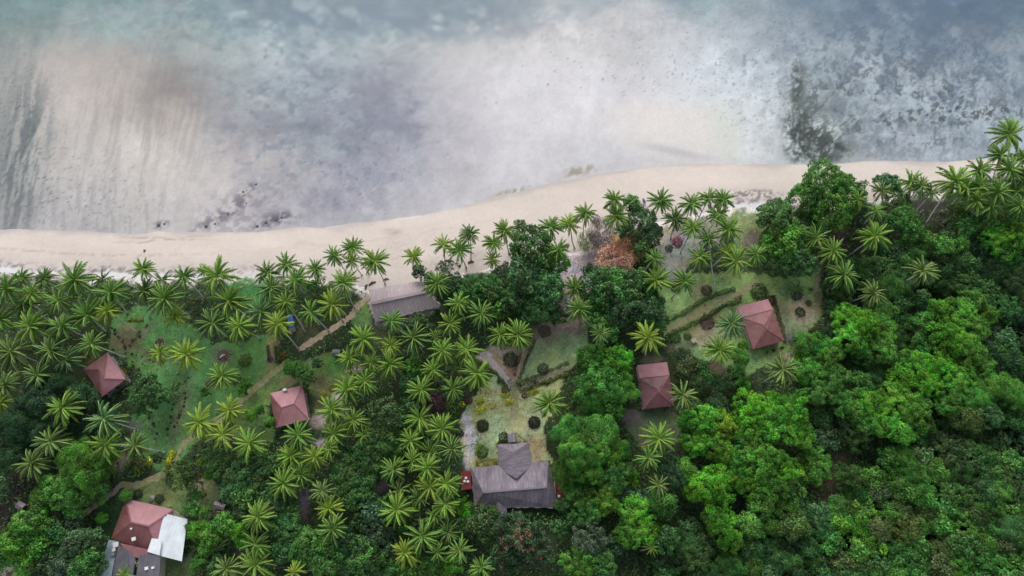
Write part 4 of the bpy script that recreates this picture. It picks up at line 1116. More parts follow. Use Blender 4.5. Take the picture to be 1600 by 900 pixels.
PALMS = [
 (12,452,26,'g'),(34,434,16,'g'),(70,436,18,'d'),(118,438,30,'g'),(50,459,18,'yg'),(38,476,22,'d'),(92,470,24,'g',(90,500)),(137,493,28,'g'),
 (168,486,20,'y',(215,521)),(175,458,28,'g',(199,490)),(2,500,26,'g'),(49,510,27,'yg',(76,532)),(98,510,22,'g',(137,528)),(223,421,19,'yg'),(226,455,22,'d',(233,497)),
 (287,432,21,'g'),(258,467,26,'g'),(274,494,20,'y',(283,533)),(18,550,32,'dull'),(144,538,22,'g'),(80,548,24,'d'),(104,562,22,'b'),(250,552,18,'y'),
 (292,554,27,'y',(276,584)),(254,437,15,'d'),(160,437,16,'d'),(318,424,12,'g'),
 (340,432,32,'yg'),(359,471,28,'yg'),(418,426,20,'g'),(448,413,20,'g'),(424,450,22,'d'),(463,437,22,'g'),(447,472,21,'yg',(477,519)),(493,420,18,'g'),
 (522,399,18,'g',(541,426)),(551,387,18,'g'),(550,408,15,'yg'),(586,408,23,'yg'),(537,442,23,'yg',(554,482)),(519,477,28,'y'),(486,488,22,'g'),(408,487,26,'b'),
 (434,507,24,'y',(467,547)),(333,505,26,'d'),(374,510,26,'yg'),(612,502,20,'g'),(568,530,24,'yg'),(611,540,18,'y'),(646,528,26,'d'),
 (646,401,18,'y'),(694,382,17,'y',(696,414)),(718,390,20,'g'),(734,365,18,'d',(736,409)),(788,360,19,'yg'),(772,380,18,'yg'),(770,405,15,'y',(780,434)),(684,442,24,'g'),
 (716,474,20,'yg'),(752,490,24,'g'),(703,506,22,'yg'),(861,355,20,'g'),(890,350,19,'y',(898,388)),(914,333,20,'yg'),(872,390,19,'g'),(899,450,22,'g'),(905,483,22,'g'),(728,446,15,'d'),
 (60,586,24,'d'),(8,602,22,'dull'),(2,630,20,'y',(34,638)),(98,637,28,'yg'),(163,655,33,'b'),(80,690,27,'dull'),(166,695,27,'yg'),(212,697,22,'dull'),(52,725,25,'dull'),
 (312,660,27,'y'),(347,588,22,'yg'),(360,640,24,'y'),(349,680,22,'y'),(390,693,25,'yg'),
 (546,560,21,'yg'),(580,567,18,'yg'),(610,569,22,'yg'),(543,608,23,'yg'),(571,596,21,'yg'),(518,640,24,'yg'),(552,656,22,'yg'),(466,680,26,'g'),(522,678,25,'yg'),(568,680,18,'yg'),
 (455,713,24,'yg'),(492,714,24,'y'),(514,702,16,'yg'),(642,688,20,'yg'),(615,734,22,'g'),(692,548,22,'yg'),(680,528,15,'g'),(730,546,24,'yg'),(782,524,22,'yg'),(810,524,25,'yg'),
 (678,578,22,'yg'),(658,610,22,'yg'),(746,584,28,'yg'),(708,608,21,'g'),(858,630,27,'yg'),(656,654,24,'yg'),(690,670,26,'yg'),(711,576,15,'d'),
 (672,706,22,'g'),(706,702,22,'d'),(644,720,19,'yg'),(668,730,24,'yg'),(672,760,24,'y'),(698,756,23,'yg'),(624,766,19,'dull'),(696,788,26,'yg'),(620,797,28,'yg'),(656,776,20,'d'),(680,806,18,'g'),
 (660,838,29,'g'),(700,832,20,'d'),(602,834,14,'y'),(634,864,23,'y'),(684,864,19,'g'),(718,860,22,'g'),(752,886,19,'g'),
 (444,756,26,'yg'),(470,742,24,'g'),(504,766,18,'dull'),(514,794,21,'y'),(520,826,25,'g'),(404,808,25,'yg'),(400,850,22,'g'),(400,882,27,'yg'),(356,888,23,'dull'),(460,894,17,'y'),
 (960,312,18,'g'),(962,338,21,'yg'),(1032,314,21,'g'),(1080,318,20,'g'),(1108,310,18,'g'),(1130,312,18,'g'),(1054,342,20,'d'),(1082,356,20,'yg'),(1138,358,22,'yg'),(1122,334,18,'g'),
 (1108,374,19,'d',(1122,460)),(1094,402,22,'yg'),(1136,394,20,'y'),(1150,408,25,'yg'),(1022,404,18,'g'),(1024,438,24,'yg'),(1070,440,22,'g'),(1180,398,18,'g'),
 (1012,528,27,'y'),(1142,506,23,'b'),(1124,546,22,'yg'),(1222,578,25,'dull'),(1067,617,22,'dull'),(1029,685,26,'yg'),(1013,715,22,'g'),(1029,758,19,'dull'),(937,522,16,'d'),
 (1576,210,25,'yg',(1560,300)),(1562,243,22,'g',(1548,320)),(1530,266,20,'g',(1508,330)),(1492,284,29,'yg',(1444,356)),(1528,292,24,'g'),(1576,266,26,'g'),(1558,300,22,'g'),(1586,300,22,'g'),
 (1508,298,22,'g'),(1545,322,20,'g'),(1592,322,21,'g'),(1600,248,18,'g'),(1455,300,17,'dull'),(1524,314,20,'yg',(1469,351)),(1422,284,22,'g'),(1438,292,20,'dull'),(1378,298,18,'dull'),(1340,312,18,'yg',(1325,347)),(1368,330,17,'g'),(1600,276,22,'d'),
 (1366,370,25,'yg',(1327,399)),(1300,393,22,'yg'),(1318,430,27,'g'),(1440,424,26,'dull'),(1364,458,22,'dull'),(1275,371,22,'g'),(1018,856,14,'yg'),(195,898,14,'yg'),
]
for q_ in PALMS:
    palm(q_[0], q_[1], q_[2], q_[3], q_[4] if len(q_) > 4 else None)
for (x, y_, r, tn) in ((268,612,17,'b'),(336,858,24,'b'),(1244,452,15,'b'),(746,697,10,'y'),(197,892,11,'yg'),(20,556,10,'d')):
    palm(x, y_, r, tn, young=True, name='young_palm', cat='palm', noun={'b': 'young bluish palm', 'y': 'young lime palm', 'yg': 'young green palm', 'd': 'young dark palm'}[tn], nf=14)

# ------------------------------------------------------------------ dry and flowering trees at the beach
def twig_tree(name, px, py, rpx, h, label, mat, seed, leafcol=None, leaves=0, leaf_s=.3, cat='tree'):
    r = random.Random(seed)
    p = at(px, py, h * .7)
    Rm = rpx * mpp(p)
    root = empty(name, (p.x, p.y, 0))
    tag(root, label, cat)
    mb = MB()
    tips = []
    def branch(a, d, L_, rad, depth):
        b_ = a + d * L_
        midp = a + d * L_ * .5 + Vector((r.uniform(-.1, .1), r.uniform(-.1, .1), 0)) * L_
        mb.tube([a, midp, b_], [rad, rad * .8, rad * .55], 4, False)
        if depth == 0:
            tips.append(b_); return
        for k in range(3 if depth > 1 else 4):
            dd = (d + Vector((r.uniform(-1, 1), r.uniform(-1, 1), r.uniform(-.35, .55))) * .75).normalized()
            branch(b_, dd, L_ * r.uniform(.62, .85), rad * .55, depth - 1)
    mb.tube([(0, 0, -.1), (0, 0, h * .25)], [.28, .2], 7)
    for k in range(6):
        a = k * 1.047 + r.random() * .5
        el = r.uniform(.25, .9)
        branch(Vector((0, 0, h * .22)), Vector((math.cos(a), math.sin(a), el)).normalized(), Rm * .36, .10, 3)
    mb.build('branches', mat, root)
    if leafcol is not None:
        T_ = np.array([tuple(t) for t in tips])
        rs = np.random.RandomState(seed)
        P = T_[rs.randint(0, len(T_), leaves)] + rs.normal(size=(leaves, 3)) * .45
        inn = rs.rand(leaves) < .45
        P[inn] *= np.stack([(.25 + .75 * rs.rand(inn.sum()))] * 2 + [np.ones(inn.sum())], 1)
        Nn = unit(rs.normal(size=(leaves, 3)) + np.array((0, 0, 1.2)))
        V, q = leaf_cards(P, Nn, leaf_s * (.6 + .8 * rs.rand(leaves)), .6, rs)
        obj('leaves', npmesh('leaves', V, [q], [M['leaf']], {'var': np.repeat(rs.rand(leaves), 4)}), root, leafcol)
    return root
twig_tree('autumn_tree', 984, 382, 28, 6, 'orange leaved tree standing beside the glossy green seaward tree', M['palebark'], 3, (.70, .44, .25), 7500)
twig_tree('autumn_tree', 964, 404, 32, 5, 'salmon coloured thinly leaved tree over the shaded sand', M['palebark'], 4, (.72, .48, .36), 7500)
twig_tree('autumn_tree', 955, 380, 18, 5, 'ochre leaved small tree between bare and orange trees', M['palebark'], 14, (.60, .47, .20), 3500)
twig_tree('bare_tree', 938, 362, 30, 5, 'almost bare pinkish grey tree beside the orange leaved trees', M['palebark'], 5, (.48, .40, .41), 4200)
twig_tree('bare_tree', 920, 375, 20, 4.5, 'pale sparse tree with a few green leaves on the sand', M['palebark'], 6, (.38, .42, .26), 2600)
twig_tree('bare_tree', 1478, 340, 24, 4, 'grey leafless fallen branches below the leaning shore palms', M['palebark'], 8)
twig_tree('bare_tree', 1238, 530, 12, 3, 'small bluish grey bare tree at the forest edge by the cottage', M['palebark'], 9, (.16, .2, .2), 300)
twig_tree('bare_tree', 545, 792, 12, 3, 'small silvery shrub between dark trees below the palms', M['palebark'], 19, (.2, .24, .14), 500)
for rt in BL:
    cr = [c for c in rt.children if c.name.startswith('crown')][0]
    nv = len(cr.data.vertices)
    co = np.empty(nv * 3, np.float32); cr.data.vertices.foreach_get('co', co); co = co.reshape(-1, 3) * np.array(cr.scale)
    rs = np.random.RandomState(nv % 991)
    rad = np.hypot(co[:, 0], co[:, 1])
    top = np.where(co[:, 2] > np.percentile(co[:, 2], 90) - rad * .25)[0]
    for k in range(16 if rt is BL[0] else 7):
        c = co[rs.choice(top)]
        n = 26
        P = rs.normal(size=(n, 3)) * np.array((.33, .33, .16)) + np.array((0, 0, .2))
        V, q = leaf_cards(P, unit(rs.normal(size=(n, 3)) * .5 + np.array((0, 0, 1.5))), .26, .7, rs)
        obj('blossom', npmesh('blossom', V, [q], [M['leaf']], {'var': np.repeat(rs.rand(n), 4)}), rt, (.34, .15, .09), tuple(Vector(c) + cr.location))

# ------------------------------------------------------------------ undergrowth between the trees: nobody could count it
rs = np.random.RandomState(99)
n = 150000
ux, uy = rs.rand(n) * 1760 - 80, 330 + rs.rand(n) * 640
Pw = np.array([ (ux - 800) / F, -(uy - 450) / F])
dy, dz = Pw[1] * ct + st, Pw[1] * st - ct
s_ = (0 - H) / dz
wx, wyy = Pw[0] * s_, dy * s_
gz, gd, gdv = ground_z(wx, wyy)
mk, _c = lawn_mask(ux, uy)
keep = (gdv < -1.5) & (mk < .5)
HOUSE_PX = [[(574,452),(662,436),(694,480),(586,508)],[(126,578),(168,549),(200,592),(158,622)],[(417,615),(474,602),(485,655),(432,668)],[(1148,478),(1207,463),(1227,535),(1173,549)],[(992,569),(1050,562),(1054,638),(1002,642)],[(718,730),(776,690),(830,688),(890,720),(890,800),(740,800)],[(150,905),(172,840),(196,776),(294,808),(284,880),(252,905)]]
for hp in HOUSE_PX: keep &= ~in_poly(ux, uy, hp)
for pl in ([(577,463),(548,493),(500,525),(466,548)], [(449,566),(400,605),(345,652),(290,692),(262,735),(215,757),(188,757)], [(190,757),(165,778),(120,813)], [(1036,517),(1090,490),(1150,460)]):
    for (ax, ay), (bx, by) in zip(pl[:-1], pl[1:]):
        tt = np.clip(((ux - ax) * (bx - ax) + (uy - ay) * (by - ay)) / ((bx - ax) ** 2 + (by - ay) ** 2), 0, 1)
        keep &= np.hypot(ux - ax - tt * (bx - ax), uy - ay - tt * (by - ay)) > 9
for (x, y_, r_) in HOLES: keep &= (np.hypot(ux - x, uy - y_) > r_ * .8) | (rs.rand(n) < .35)
cl = fbm(wx / 2.5, wyy / 2.5, 501, 4)
keep &= cl > .36
wx, wyy, cl, ux, uy = wx[keep], wyy[keep], cl[keep], ux[keep], uy[keep]
hgt = .2 + (cl - .36) * 7 * (.6 + .4 * rs.rand(len(wx)))
P = np.stack([wx, wyy, hgt], 1)
Nn = unit(rs.normal(size=P.shape) * .55 + np.array((0, 0, 1)))
V, q = leaf_cards(P, Nn, .42 + .35 * rs.rand(len(P)), .55, rs)
und = obj('undergrowth', npmesh('undergrowth', V, [q], [M['leaf']], {'var': np.repeat(np.clip(.45 + rs.normal(size=len(P)) * .25, 0, 1), 4)}), None, (.080, .180, .046))
tag(und, kind='stuff')

# ------------------------------------------------------------------ fallen leaves on the lawns, bits of wrack on the sand
def scatter(name, n, region, size, col, seed):
    rs = np.random.RandomState(seed)
    x_, y_ = rs.rand(n) * 1700 - 50, 240 + rs.rand(n) * 700
    a_, b_ = (x_ - 800) / F, -(y_ - 450) / F
    s1 = -H / (b_ * st - ct)
    wx, wy = a_ * s1, (b_ * ct + st) * s1
    z, d, dv = ground_z(wx, wy)
    k = region(x_, y_, wx, wy, d, dv, rs)
    P = np.stack([wx, wy, z + .03], 1)[k]
    V, q = leaf_cards(P, unit(rs.normal(size=P.shape) * .25 + np.array((0, 0, 1))), size * (.4 + rs.rand(len(P))), .45, rs)
    o = obj(name, npmesh(name, V, [q], [M['leaf']], {'var': np.repeat(rs.rand(len(P)), 4)}), None, col)
    return tag(o, kind='stuff')
scatter('leaf_litter', 60000, lambda x, y, wx, wy, d, dv, r: (dv < -1) & (lawn_mask(x, y)[0] > .5) & (fbm(wx / 4, wy / 4, 611, 3) + r.rand(len(x)) * .3 > .62), .34, (.20, .16, .09), 3)
scatter('grass_tufts', 90000, lambda x, y, wx, wy, d, dv, r: (dv < -1) & (lawn_mask(x, y)[0] > .5) & (fbm(wx / 5, wy / 5, 621, 4) > .50), .36, (.095, .17, .06), 4)
scatter('beach_debris', 60000, lambda x, y, wx, wy, d, dv, r: (d > .5) & (dv > -.5) & (dv < 5 + 4 * fbm(wx / 6, wy / 6, 631, 3)) & (fbm(wx / 3, wy / 3, 641, 4) > .60) & (r.rand(len(x)) < .35), .24, (.16, .13, .12), 5)

# ------------------------------------------------------------------ paths
def ribbon(name, pts, w, mat, z=.012, jit=.18, seed=0):
    rs = np.random.RandomState(seed + 3)
    W = [at(a, b_, 0) for a, b_ in pts]
    # resample with a Catmull-Rom curve
    out = []
    for i in range(len(W) - 1):
        p0, p1, p2, p3 = W[max(i - 1, 0)], W[i], W[i + 1], W[min(i + 2, len(W) - 1)]
        n = max(2, int((p2 - p1).length / .5))
        for k in range(n):
            t = k / n
            out.append(.5 * ((2 * p1) + (p2 - p0) * t + (2 * p0 - 5 * p1 + 4 * p2 - p3) * t * t + (-p0 + 3 * p1 - 3 * p2 + p3) * t ** 3))
    out.append(W[-1])
    V, q = [], []
    for i, p in enumerate(out):
        d = (out[min(i + 1, len(out) - 1)] - out[max(i - 1, 0)]).normalized()
        s = Vector((-d.y, d.x, 0))
        ww = w / 2
        V.append(p + s * (ww + rs.normal() * jit)); V.append(p); V.append(p - s * (ww + rs.normal() * jit))
    V = [(v.x, v.y, z + (.01 if i % 3 == 1 else 0)) for i, v in enumerate(V)]
    for i in range(len(out) - 1):
        q += [(i * 3, i * 3 + 1, i * 3 + 4, i * 3 + 3), (i * 3 + 1, i * 3 + 2, i * 3 + 5, i * 3 + 4)]
    o = obj(name, npmesh(name, np.array(V), [np.array(q)], [mat]))
    tag(o, kind='structure')
    return o
M['sandpath'] = plain('trodden_sandy_path', alb((182, 162, 140), .95), .95, .22, 1.2, .3)
M['grasspath'] = plain('worn_grass_path', alb((150, 148, 110), .95), .95, .25, 1.0, .3)
M['concrete'] = plain('old_concrete_path', alb((168, 158, 146)), .9, .2, 1.5, .3)
M['palepath'] = plain('pale_dusty_path', alb((158, 148, 124)), .95, .2, 1.2, .3)
M['slab'] = plain('pale_pink_concrete', alb((190, 176, 180)), .9, .12, 1.2, .2)
ribbon('footpath', [(577,463),(560,478),(548,493),(530,508),(500,525),(480,538),(466,548)], 1.5, M['sandpath'], seed=1)
ribbon('footpath', [(449,566),(425,585),(400,605),(375,628),(345,652),(312,675),(290,692),(275,712),(262,735),(240,748),(215,757),(188,757)], 1.6, M['grasspath'], seed=2)
ribbon('footpath', [(190,757),(178,768),(165,778),(142,795),(120,813)], 1.3, M['concrete'], seed=3, jit=.08)
ribbon('footpath', [(748,547),(760,558),(775,573),(790,590),(801,606)], 1.5, M['slab'], seed=4, jit=.08)
ribbon('footpath', [(801,606),(804,620),(803,640),(802,655)], 1.9, M['grasspath'], seed=5, z=.016)
ribbon('footpath', [(801,608),(815,606),(840,596),(865,586),(892,574)], 1.3, M['palepath'], seed=6, z=.02)
ribbon('footpath', [(804,604),(812,580),(820,558),(832,535),(845,515)], 1.1, M['palepath'], seed=7, z=.024)
ribbon('footpath', [(1036,517),(1060,506),(1090,490),(1120,472),(1150,460),(1185,440)], 1.6, M['grasspath'], seed=8)
ribbon('footpath', [(-10,903),(8,893),(28,882)], 1.4, M['concrete'], seed=9)

# ------------------------------------------------------------------ hedges, beds, shrubs
def hedge(pts, w, h, col, label, seed, group='clipped hedges', leaf=.26, name='hedge'):
    rs = np.random.RandomState(seed)
    W = [at(a, b_, 0) for a, b_ in pts]
    Ps, Ns = [], []
    c0 = W[0]
    for a, b_ in zip(W[:-1], W[1:]):
        L_ = (b_ - a).length
        n = int(L_ * w * 110) + 30
        t = rs.rand(n)
        a2 = rs.rand(n) * math.pi
        d = (b_ - a).normalized(); s = np.array((-d.y, d.x, 0))
        lump = (.45 + .95 * vnoise(t * L_ / .9, np.zeros(n), seed)) * np.clip(.35 + 4 * np.minimum(t + .08, 1.08 - t), 0, 1)
        keep_ = vnoise(t * L_ / .5 + 7, a2 * .8, seed + 4) > .22
        p = np.array(a - c0)[None] + np.outer(t, np.array(b_ - a)) + s[None] * (np.cos(a2) * w / 2 * lump)[:, None]
        p[:, 2] = np.sin(a2) * h * lump
        p += rs.normal(size=(n, 3)) * np.array((.12, .12, .04))
        Ps.append(p[keep_])
        Ns.append(unit(s[None] * np.cos(a2)[:, None] + np.array((0, 0, 1.0)) * np.sin(a2)[:, None] + rs.normal(size=(n, 3)) * .4)[keep_])
    P, Nn = np.concatenate(Ps), np.concatenate(Ns)
    V, q = leaf_cards(P, Nn, leaf * (.6 + .8 * rs.rand(len(P))), .6, rs)
    o = obj(name, npmesh(name, V, [q], [M['leaf']], {'var': np.repeat(rs.rand(len(P)), 4)}), None, col, c0)
    tag(o, label, 'hedge', group)
    return o
DG, BR, YL, RB = (.105, .165, .05), (.18, .12, .07), (.62, .64, .04), (.13, .07, .045)
hedge([(1042,500),(1070,488),(1100,468),(1125,458),(1148,452)], 1.1, .8, DG, 'dark hedge on the seaward side of the path to the porch roof cottage', 11)
hedge([(1042,524),(1075,510),(1105,495),(1130,478),(1158,470)], 1.2, .8, (.115, .175, .05), 'dark hedge on the inland side of the path to the porch roof cottage', 12)
hedge([(1208,462),(1214,488),(1222,515),(1226,535)], .9, .8, BR, 'reddish brown hedge along the right wall of the porch roof cottage', 13)
hedge([(812,612),(840,602),(868,592),(890,583)], .9, .6, (.17, .21, .05), 'green hedge on the lower side of the path right of the fork', 14)
hedge([(815,596),(838,588),(862,578),(888,566)], .7, .5, (.17, .18, .07), 'thin brown green hedge on the upper side of the path right of the fork', 15)
hedge([(812,592),(820,566),(830,545),(836,532)], .6, .45, (.20, .17, .08), 'thin hedge right of the narrow path leading up from the fork', 16)
hedge([(803,588),(808,570),(815,550)], .5, .4, (.24, .14, .09), 'reddish planting strip left of the narrow path above the fork', 26)
hedge([(745,628),(758,625)], 1.2, .6, YL, 'yellow hedge piece at the upper left of the lawn rows', 17, 'yellow hedge rows on the lawn')
hedge([(782,619),(795,615)], 1.0, .6, YL, 'yellow hedge piece at the top of the rows beside the fork', 18, 'yellow hedge rows on the lawn')
hedge([(744,642),(760,639)], 1.4, .7, YL, 'thick yellow hedge piece at the lower left of the lawn rows', 19, 'yellow hedge rows on the lawn')
hedge([(764,636),(776,632)], 1.1, .6, (.52, .54, .03), 'yellow hedge piece in the middle of the lower lawn row', 20, 'yellow hedge rows on the lawn')
hedge([(789,629),(801,626)], 1.4, .7, YL, 'bright yellow hedge piece ending the lower row under the fork', 21, 'yellow hedge rows on the lawn')
hedge([(826,616),(842,609)], 1.1, .6, (.54, .56, .03), 'yellow hedge piece beside the palm right of the fork', 22, 'yellow hedge rows on the lawn')
hedge([(744,727),(760,724),(776,721)], 1.5, .6, (.32, .31, .05), 'olive yellow planting strip in front of the grey thatched house', 23)
hedge([(272,705),(266,720),(262,730)], 2.0, 1.1, (.60, .62, .03), 'tall yellow hedge on the bend of the grass path', 24)
hedge([(430,540),(432,560)], .5, .4, (.14, .09, .05), 'thin brown planting strip below the yellowish palm by the blue shelter', 25)
hedge([(418,540),(422,562)], .5, .4, (.13, .09, .06), 'thin brown planting strip left of the worn track below the blue shelter', 27)
hedge([(200,501),(225,499)], .5, .35, (.30, .26, .04), 'thin yellow planting strip on the lawn above the pyramid roof cottage', 28)
hedge([(1150,470),(1158,462)], .9, .7, BR, 'short red brown hedge at the porch corner of the cottage', 29)

def shrub_mesh(seed, n=160, leaf=.26):
    rs = np.random.RandomState(seed)
    d = unit(rs.normal(size=(n, 3))); d[:, 2] = np.abs(d[:, 2])
    lump = .75 + .4 * rs.rand(n)
    P = d * lump[:, None] * np.array((1, 1, .85))
    V, q = leaf_cards(P, unit(d + rs.normal(size=(n, 3)) * .4 + np.array((0, 0, .3))), leaf * 1.2 * (.6 + .8 * rs.rand(n)), .6, rs)
    return npmesh('shrub', V, [q], [M['leaf']], {'var': np.repeat(rs.rand(n), 4)})
SHB = [shrub_mesh(i, 420, .17) for i in range(3)]
SHS = [shrub_mesh(i + 50, 90, .36) for i in range(3)]
def shrub(px, py, rpx, col, noun, label=None, group='garden shrubs'):
    p = at(px, py, 0)
    r = rpx * mpp(p)
    o = obj('shrub', rnd.choice(SHB if r > .9 else SHS), None, col, p, (0, 0, rnd.uniform(0, 6)))
    o.scale = (r, r, r * .9)
    tag(o, label, 'shrub', group)
    if not label: later_label(o, noun, px, py)
    return o
dk = (.045, .085, .03)
shrub(835,660,9,(.028,.05,.022),'', 'round nearly black bush in a ring near the palm on the lawn')
shrub(754,665,9,(.05,.10,.03),'', 'round dark bush in a ring on the left of the main lawn')
shrub(787,683,8,(.030,.055,.022),'', 'dark round bush beside the entrance canopy of the thatched house')
shrub(753,706,10,(.11,.24,.025),'', 'bright green round bush beside the pale gravel at the thatched house')
shrub(216,772,7,dk,'', 'dark round bush left of the stone by the red complex roof')
shrub(250,779,7,dk,'', 'dark round bush right of the stone by the red complex roof')
shrub(1250,488,8,(.045,.08,.03),'', 'round green bush on the bare sand right of the porch roof cottage')
shrub(1263,474,5,(.10,.07,.05),'', 'small brownish bush on the bare sand above the round one')
shrub(1267,452,3,dk,'', 'tiny dark bush near the right end of the lawn')
shrub(1186,456,13,(.05,.11,.03),'', 'large green bush above the porch of the right cottage')
shrub(1204,470,8,(.07,.045,.03),'', 'brown green bush at the upper right corner of the porch')
shrub(849,577,9,(.10,.09,.075),'', 'grey brown leafless looking bush on the triangular lawn')
shrub(834,597,4,(.09,.06,.05),'', 'small dark bush on the path edge below the triangular lawn')
shrub(1104,454,9,(.12,.075,.07),'', 'reddish brown bush on the lawn below the dark leaning palm')
shrub(1056,450,8,(.10,.06,.045),'', 'reddish bush partly under a palm left of the red brown one')
shrub(798,562,12,(.045,.08,.03),'', 'spiky green shrub in the bare triangle above the fork')
shrub(1054,528,9,(.06,.14,.03),'', 'bright bush just below the garden path left of the stone table')
shrub(1074,526,6,(.07,.12,.035),'', 'small bush next to the stone table')
shrub(790,610,6,(.08,.11,.05),'', 'grey green bush touching the fork on its left')
shrub(1034,378,0.1,dk,'', None) if False else None
shrub(1058,378,8,(.28,.05,.07),'', 'dark red bush on the shaded sand between the palms')
shrub(1045,388,6,(.05,.08,.04),'', 'small green bush left of the dark red bush')
shrub(222,728,15,(.08,.12,.03),'', 'round shrub with yellow flowers above the red complex roof')
shrub(233,722,7,(.62,.62,.03),'', 'yellow flowering bush on the round shrub above the complex')
shrub(214,735,5,(.60,.58,.03),'', 'small yellow bush left of the larger yellow flowering bush')
shrub(316,772,6,(.22,.26,.03),'', 'lime round bush beside the bare strip near the small shed')
shrub(384,563,10,(.10,.17,.03),'', 'lime green bush on the lawn right of the round dark bed')
shrub(368,592,9,(.09,.20,.03),'', 'bright bush near the white garden stone')
shrub(195,580,4,(.65,.55,.04),'', 'yellow flowering bush at the right corner of the pyramid roof')
shrub(188,568,5,(.55,.55,.48),'', 'whitish flowering bush beside the pyramid roof')
shrub(131,556,9,(.16,.13,.04),'', 'brownish dry bush at the upper left of the pyramid roof')
shrub(442,556,7,(.28,.20,.03),'', 'orange yellow bush where the two paths nearly meet')
shrub(478,610,4,(.16,.20,.04),'', 'small lime bush beyond the upper right corner of the hip roof cottage')
shrub(508,620,8,(.46,.46,.04),'', 'yellow bush beside the white gravel patch')
shrub(520,607,6,(.26,.26,.03),'', 'smaller yellow bush above the white gravel patch')
shrub(712,643,8,(.07,.15,.03),'', 'green bush left of the main lawn by the palms')
shrub(722,632,5,(.50,.56,.03),'', 'yellow round bush at the left tip of the main lawn')
shrub(732,625,7,(.14,.07,.06),'', 'purple brown bush above the yellow one at the lawn tip')
shrub(682,630,14,(.13,.065,.08),'', 'large purple leaved bush among the palms left of the lawn')
shrub(706,640,14,(.09,.17,.03),'', 'large lime green bush under the palms left of the lawn')
shrub(820,618,5,(.10,.05,.05),'', 'dark reddish bush right below the fork')
shrub(718,677,7,(.06,.07,.05),'', 'dull dark bush left of the pale gravel')
# planted rows
row_sets = [([(172,512),(182,522),(190,535),(205,552)], 9), ([(232,508),(222,520),(212,530),(202,540)], 7), ([(214,556),(228,560),(246,564),(258,566)], 6),
            ([(292,590),(290,610),(286,630),(282,650),(276,668)], 12), ([(280,600),(276,620),(272,640),(266,660),(260,680)], 9), ([(232,645),(238,665),(246,685)], 6),
            ([(180,545),(186,560),(205,575)], 5), ([(296,530),(300,540),(306,548)], 5), ([(196,555),(212,572),(222,585)], 5), ([(1225,540),(1215,546),(1200,550)], 4), ([(1100,480),(1096,500),(1108,512),(1116,500)], 7)]
k = 0
for pts, cnt in row_sets:
    for i in range(cnt):
        t = i / max(1, cnt - 1) * (len(pts) - 1)
        a = min(int(t), len(pts) - 2); f = t - a
        x = pts[a][0] * (1 - f) + pts[a + 1][0] * f + rnd.uniform(-2, 2)
        y_ = pts[a][1] * (1 - f) + pts[a + 1][1] * f + rnd.uniform(-2, 2)
        if rnd.random() < .5: c, nn = (.03, .055, .025), 'tiny dark planted bush'
        elif rnd.random() < .4: c, nn = (.09, .11, .05), 'tiny greyish planted bush'
        else: c, nn = (.10, .05, .045), 'tiny reddish planted bush'
        shrub(x + rnd.uniform(-2, 2), y_ + rnd.uniform(-2, 2), rnd.uniform(1.2, 2.8), c, nn, group='small bushes planted in rows')

def bed(px, py, rpx, label, plants=(.12, .07, .05), soil='soil', n=60, stones=True):
    p = at(px, py, 0)
    r = rpx * mpp(p) * .88
    root = empty('round_garden_bed', p)
    tag(root, label, 'garden bed', 'round garden beds')
    mb = MB()
    ring = [Vector((math.cos(a) * r * k_, math.sin(a) * r * k_, .02)) for a, k_ in zip(np.linspace(0, 2 * math.pi, 17)[:-1], [rnd.uniform(.8, 1.08) for _ in range(16)])]
    for i in range(16):
        mb.poly([(0, 0, .16), ring[i], ring[(i + 1) % 16]])
    mb.build('soil', M[soil], root)
    if stones:
        for i in range(14):
            a = i * 2 * math.pi / 14
            s = MB(); s.box((math.cos(a) * r, math.sin(a) * r, .08), (.3, .22, .16), a + 1.57)
            s.build('edging_stone', M['stone'], root)
    rs = np.random.RandomState(int(px))
    a = rs.rand(n) * 6.28; q_ = np.sqrt(rs.rand(n)) * r * .9
    P = np.stack([q_ * np.cos(a), q_ * np.sin(a), .15 + .4 * rs.rand(n)], 1)
    V, q = leaf_cards(P, unit(rs.normal(size=(n, 3)) * .6 + np.array((0, 0, 1))), .32, .5, rs)
    obj('plants', npmesh('plants', V, [q], [M['leaf']], {'var': np.repeat(rs.rand(n), 4)}), root, plants)
    return root
bed(349,556,12,'round brown soil bed with pale driftwood in the green lawn',(.09,.06,.04))
bed(250,536,9,'round brown bed partly under a palm on the green lawn',(.05,.07,.03))
bed(328,600,8,'brown bed left of the lone palm on the green lawn',(.14,.08,.05))
bed(851,518,13,'ringed reddish soil bed above the triangular lawn',(.10,.08,.06), n=30)
bed(1104,504,15,'large brown flower bed left of the palm at the porch roof cottage',(.14,.08,.05), n=160)
bed(835,661,12,'ring of stones round the nearly black bush on the lawn',(.05,.06,.03), n=20)
bed(754,666,12,'ring of stones round the dark bush on the left lawn',(.05,.06,.03), n=20)
bed(1244,462,11,'brown bed under the young bluish palm',(.05,.06,.04), n=40)
bed(423,562,7,'reddish bed beside the worn track below the blue shelter',(.14,.07,.05), n=40)

# ------------------------------------------------------------------ buildings
def P3(px, py, z): return at(px, py, z)

def lerp(a, b_, t): return a + (b_ - a) * t

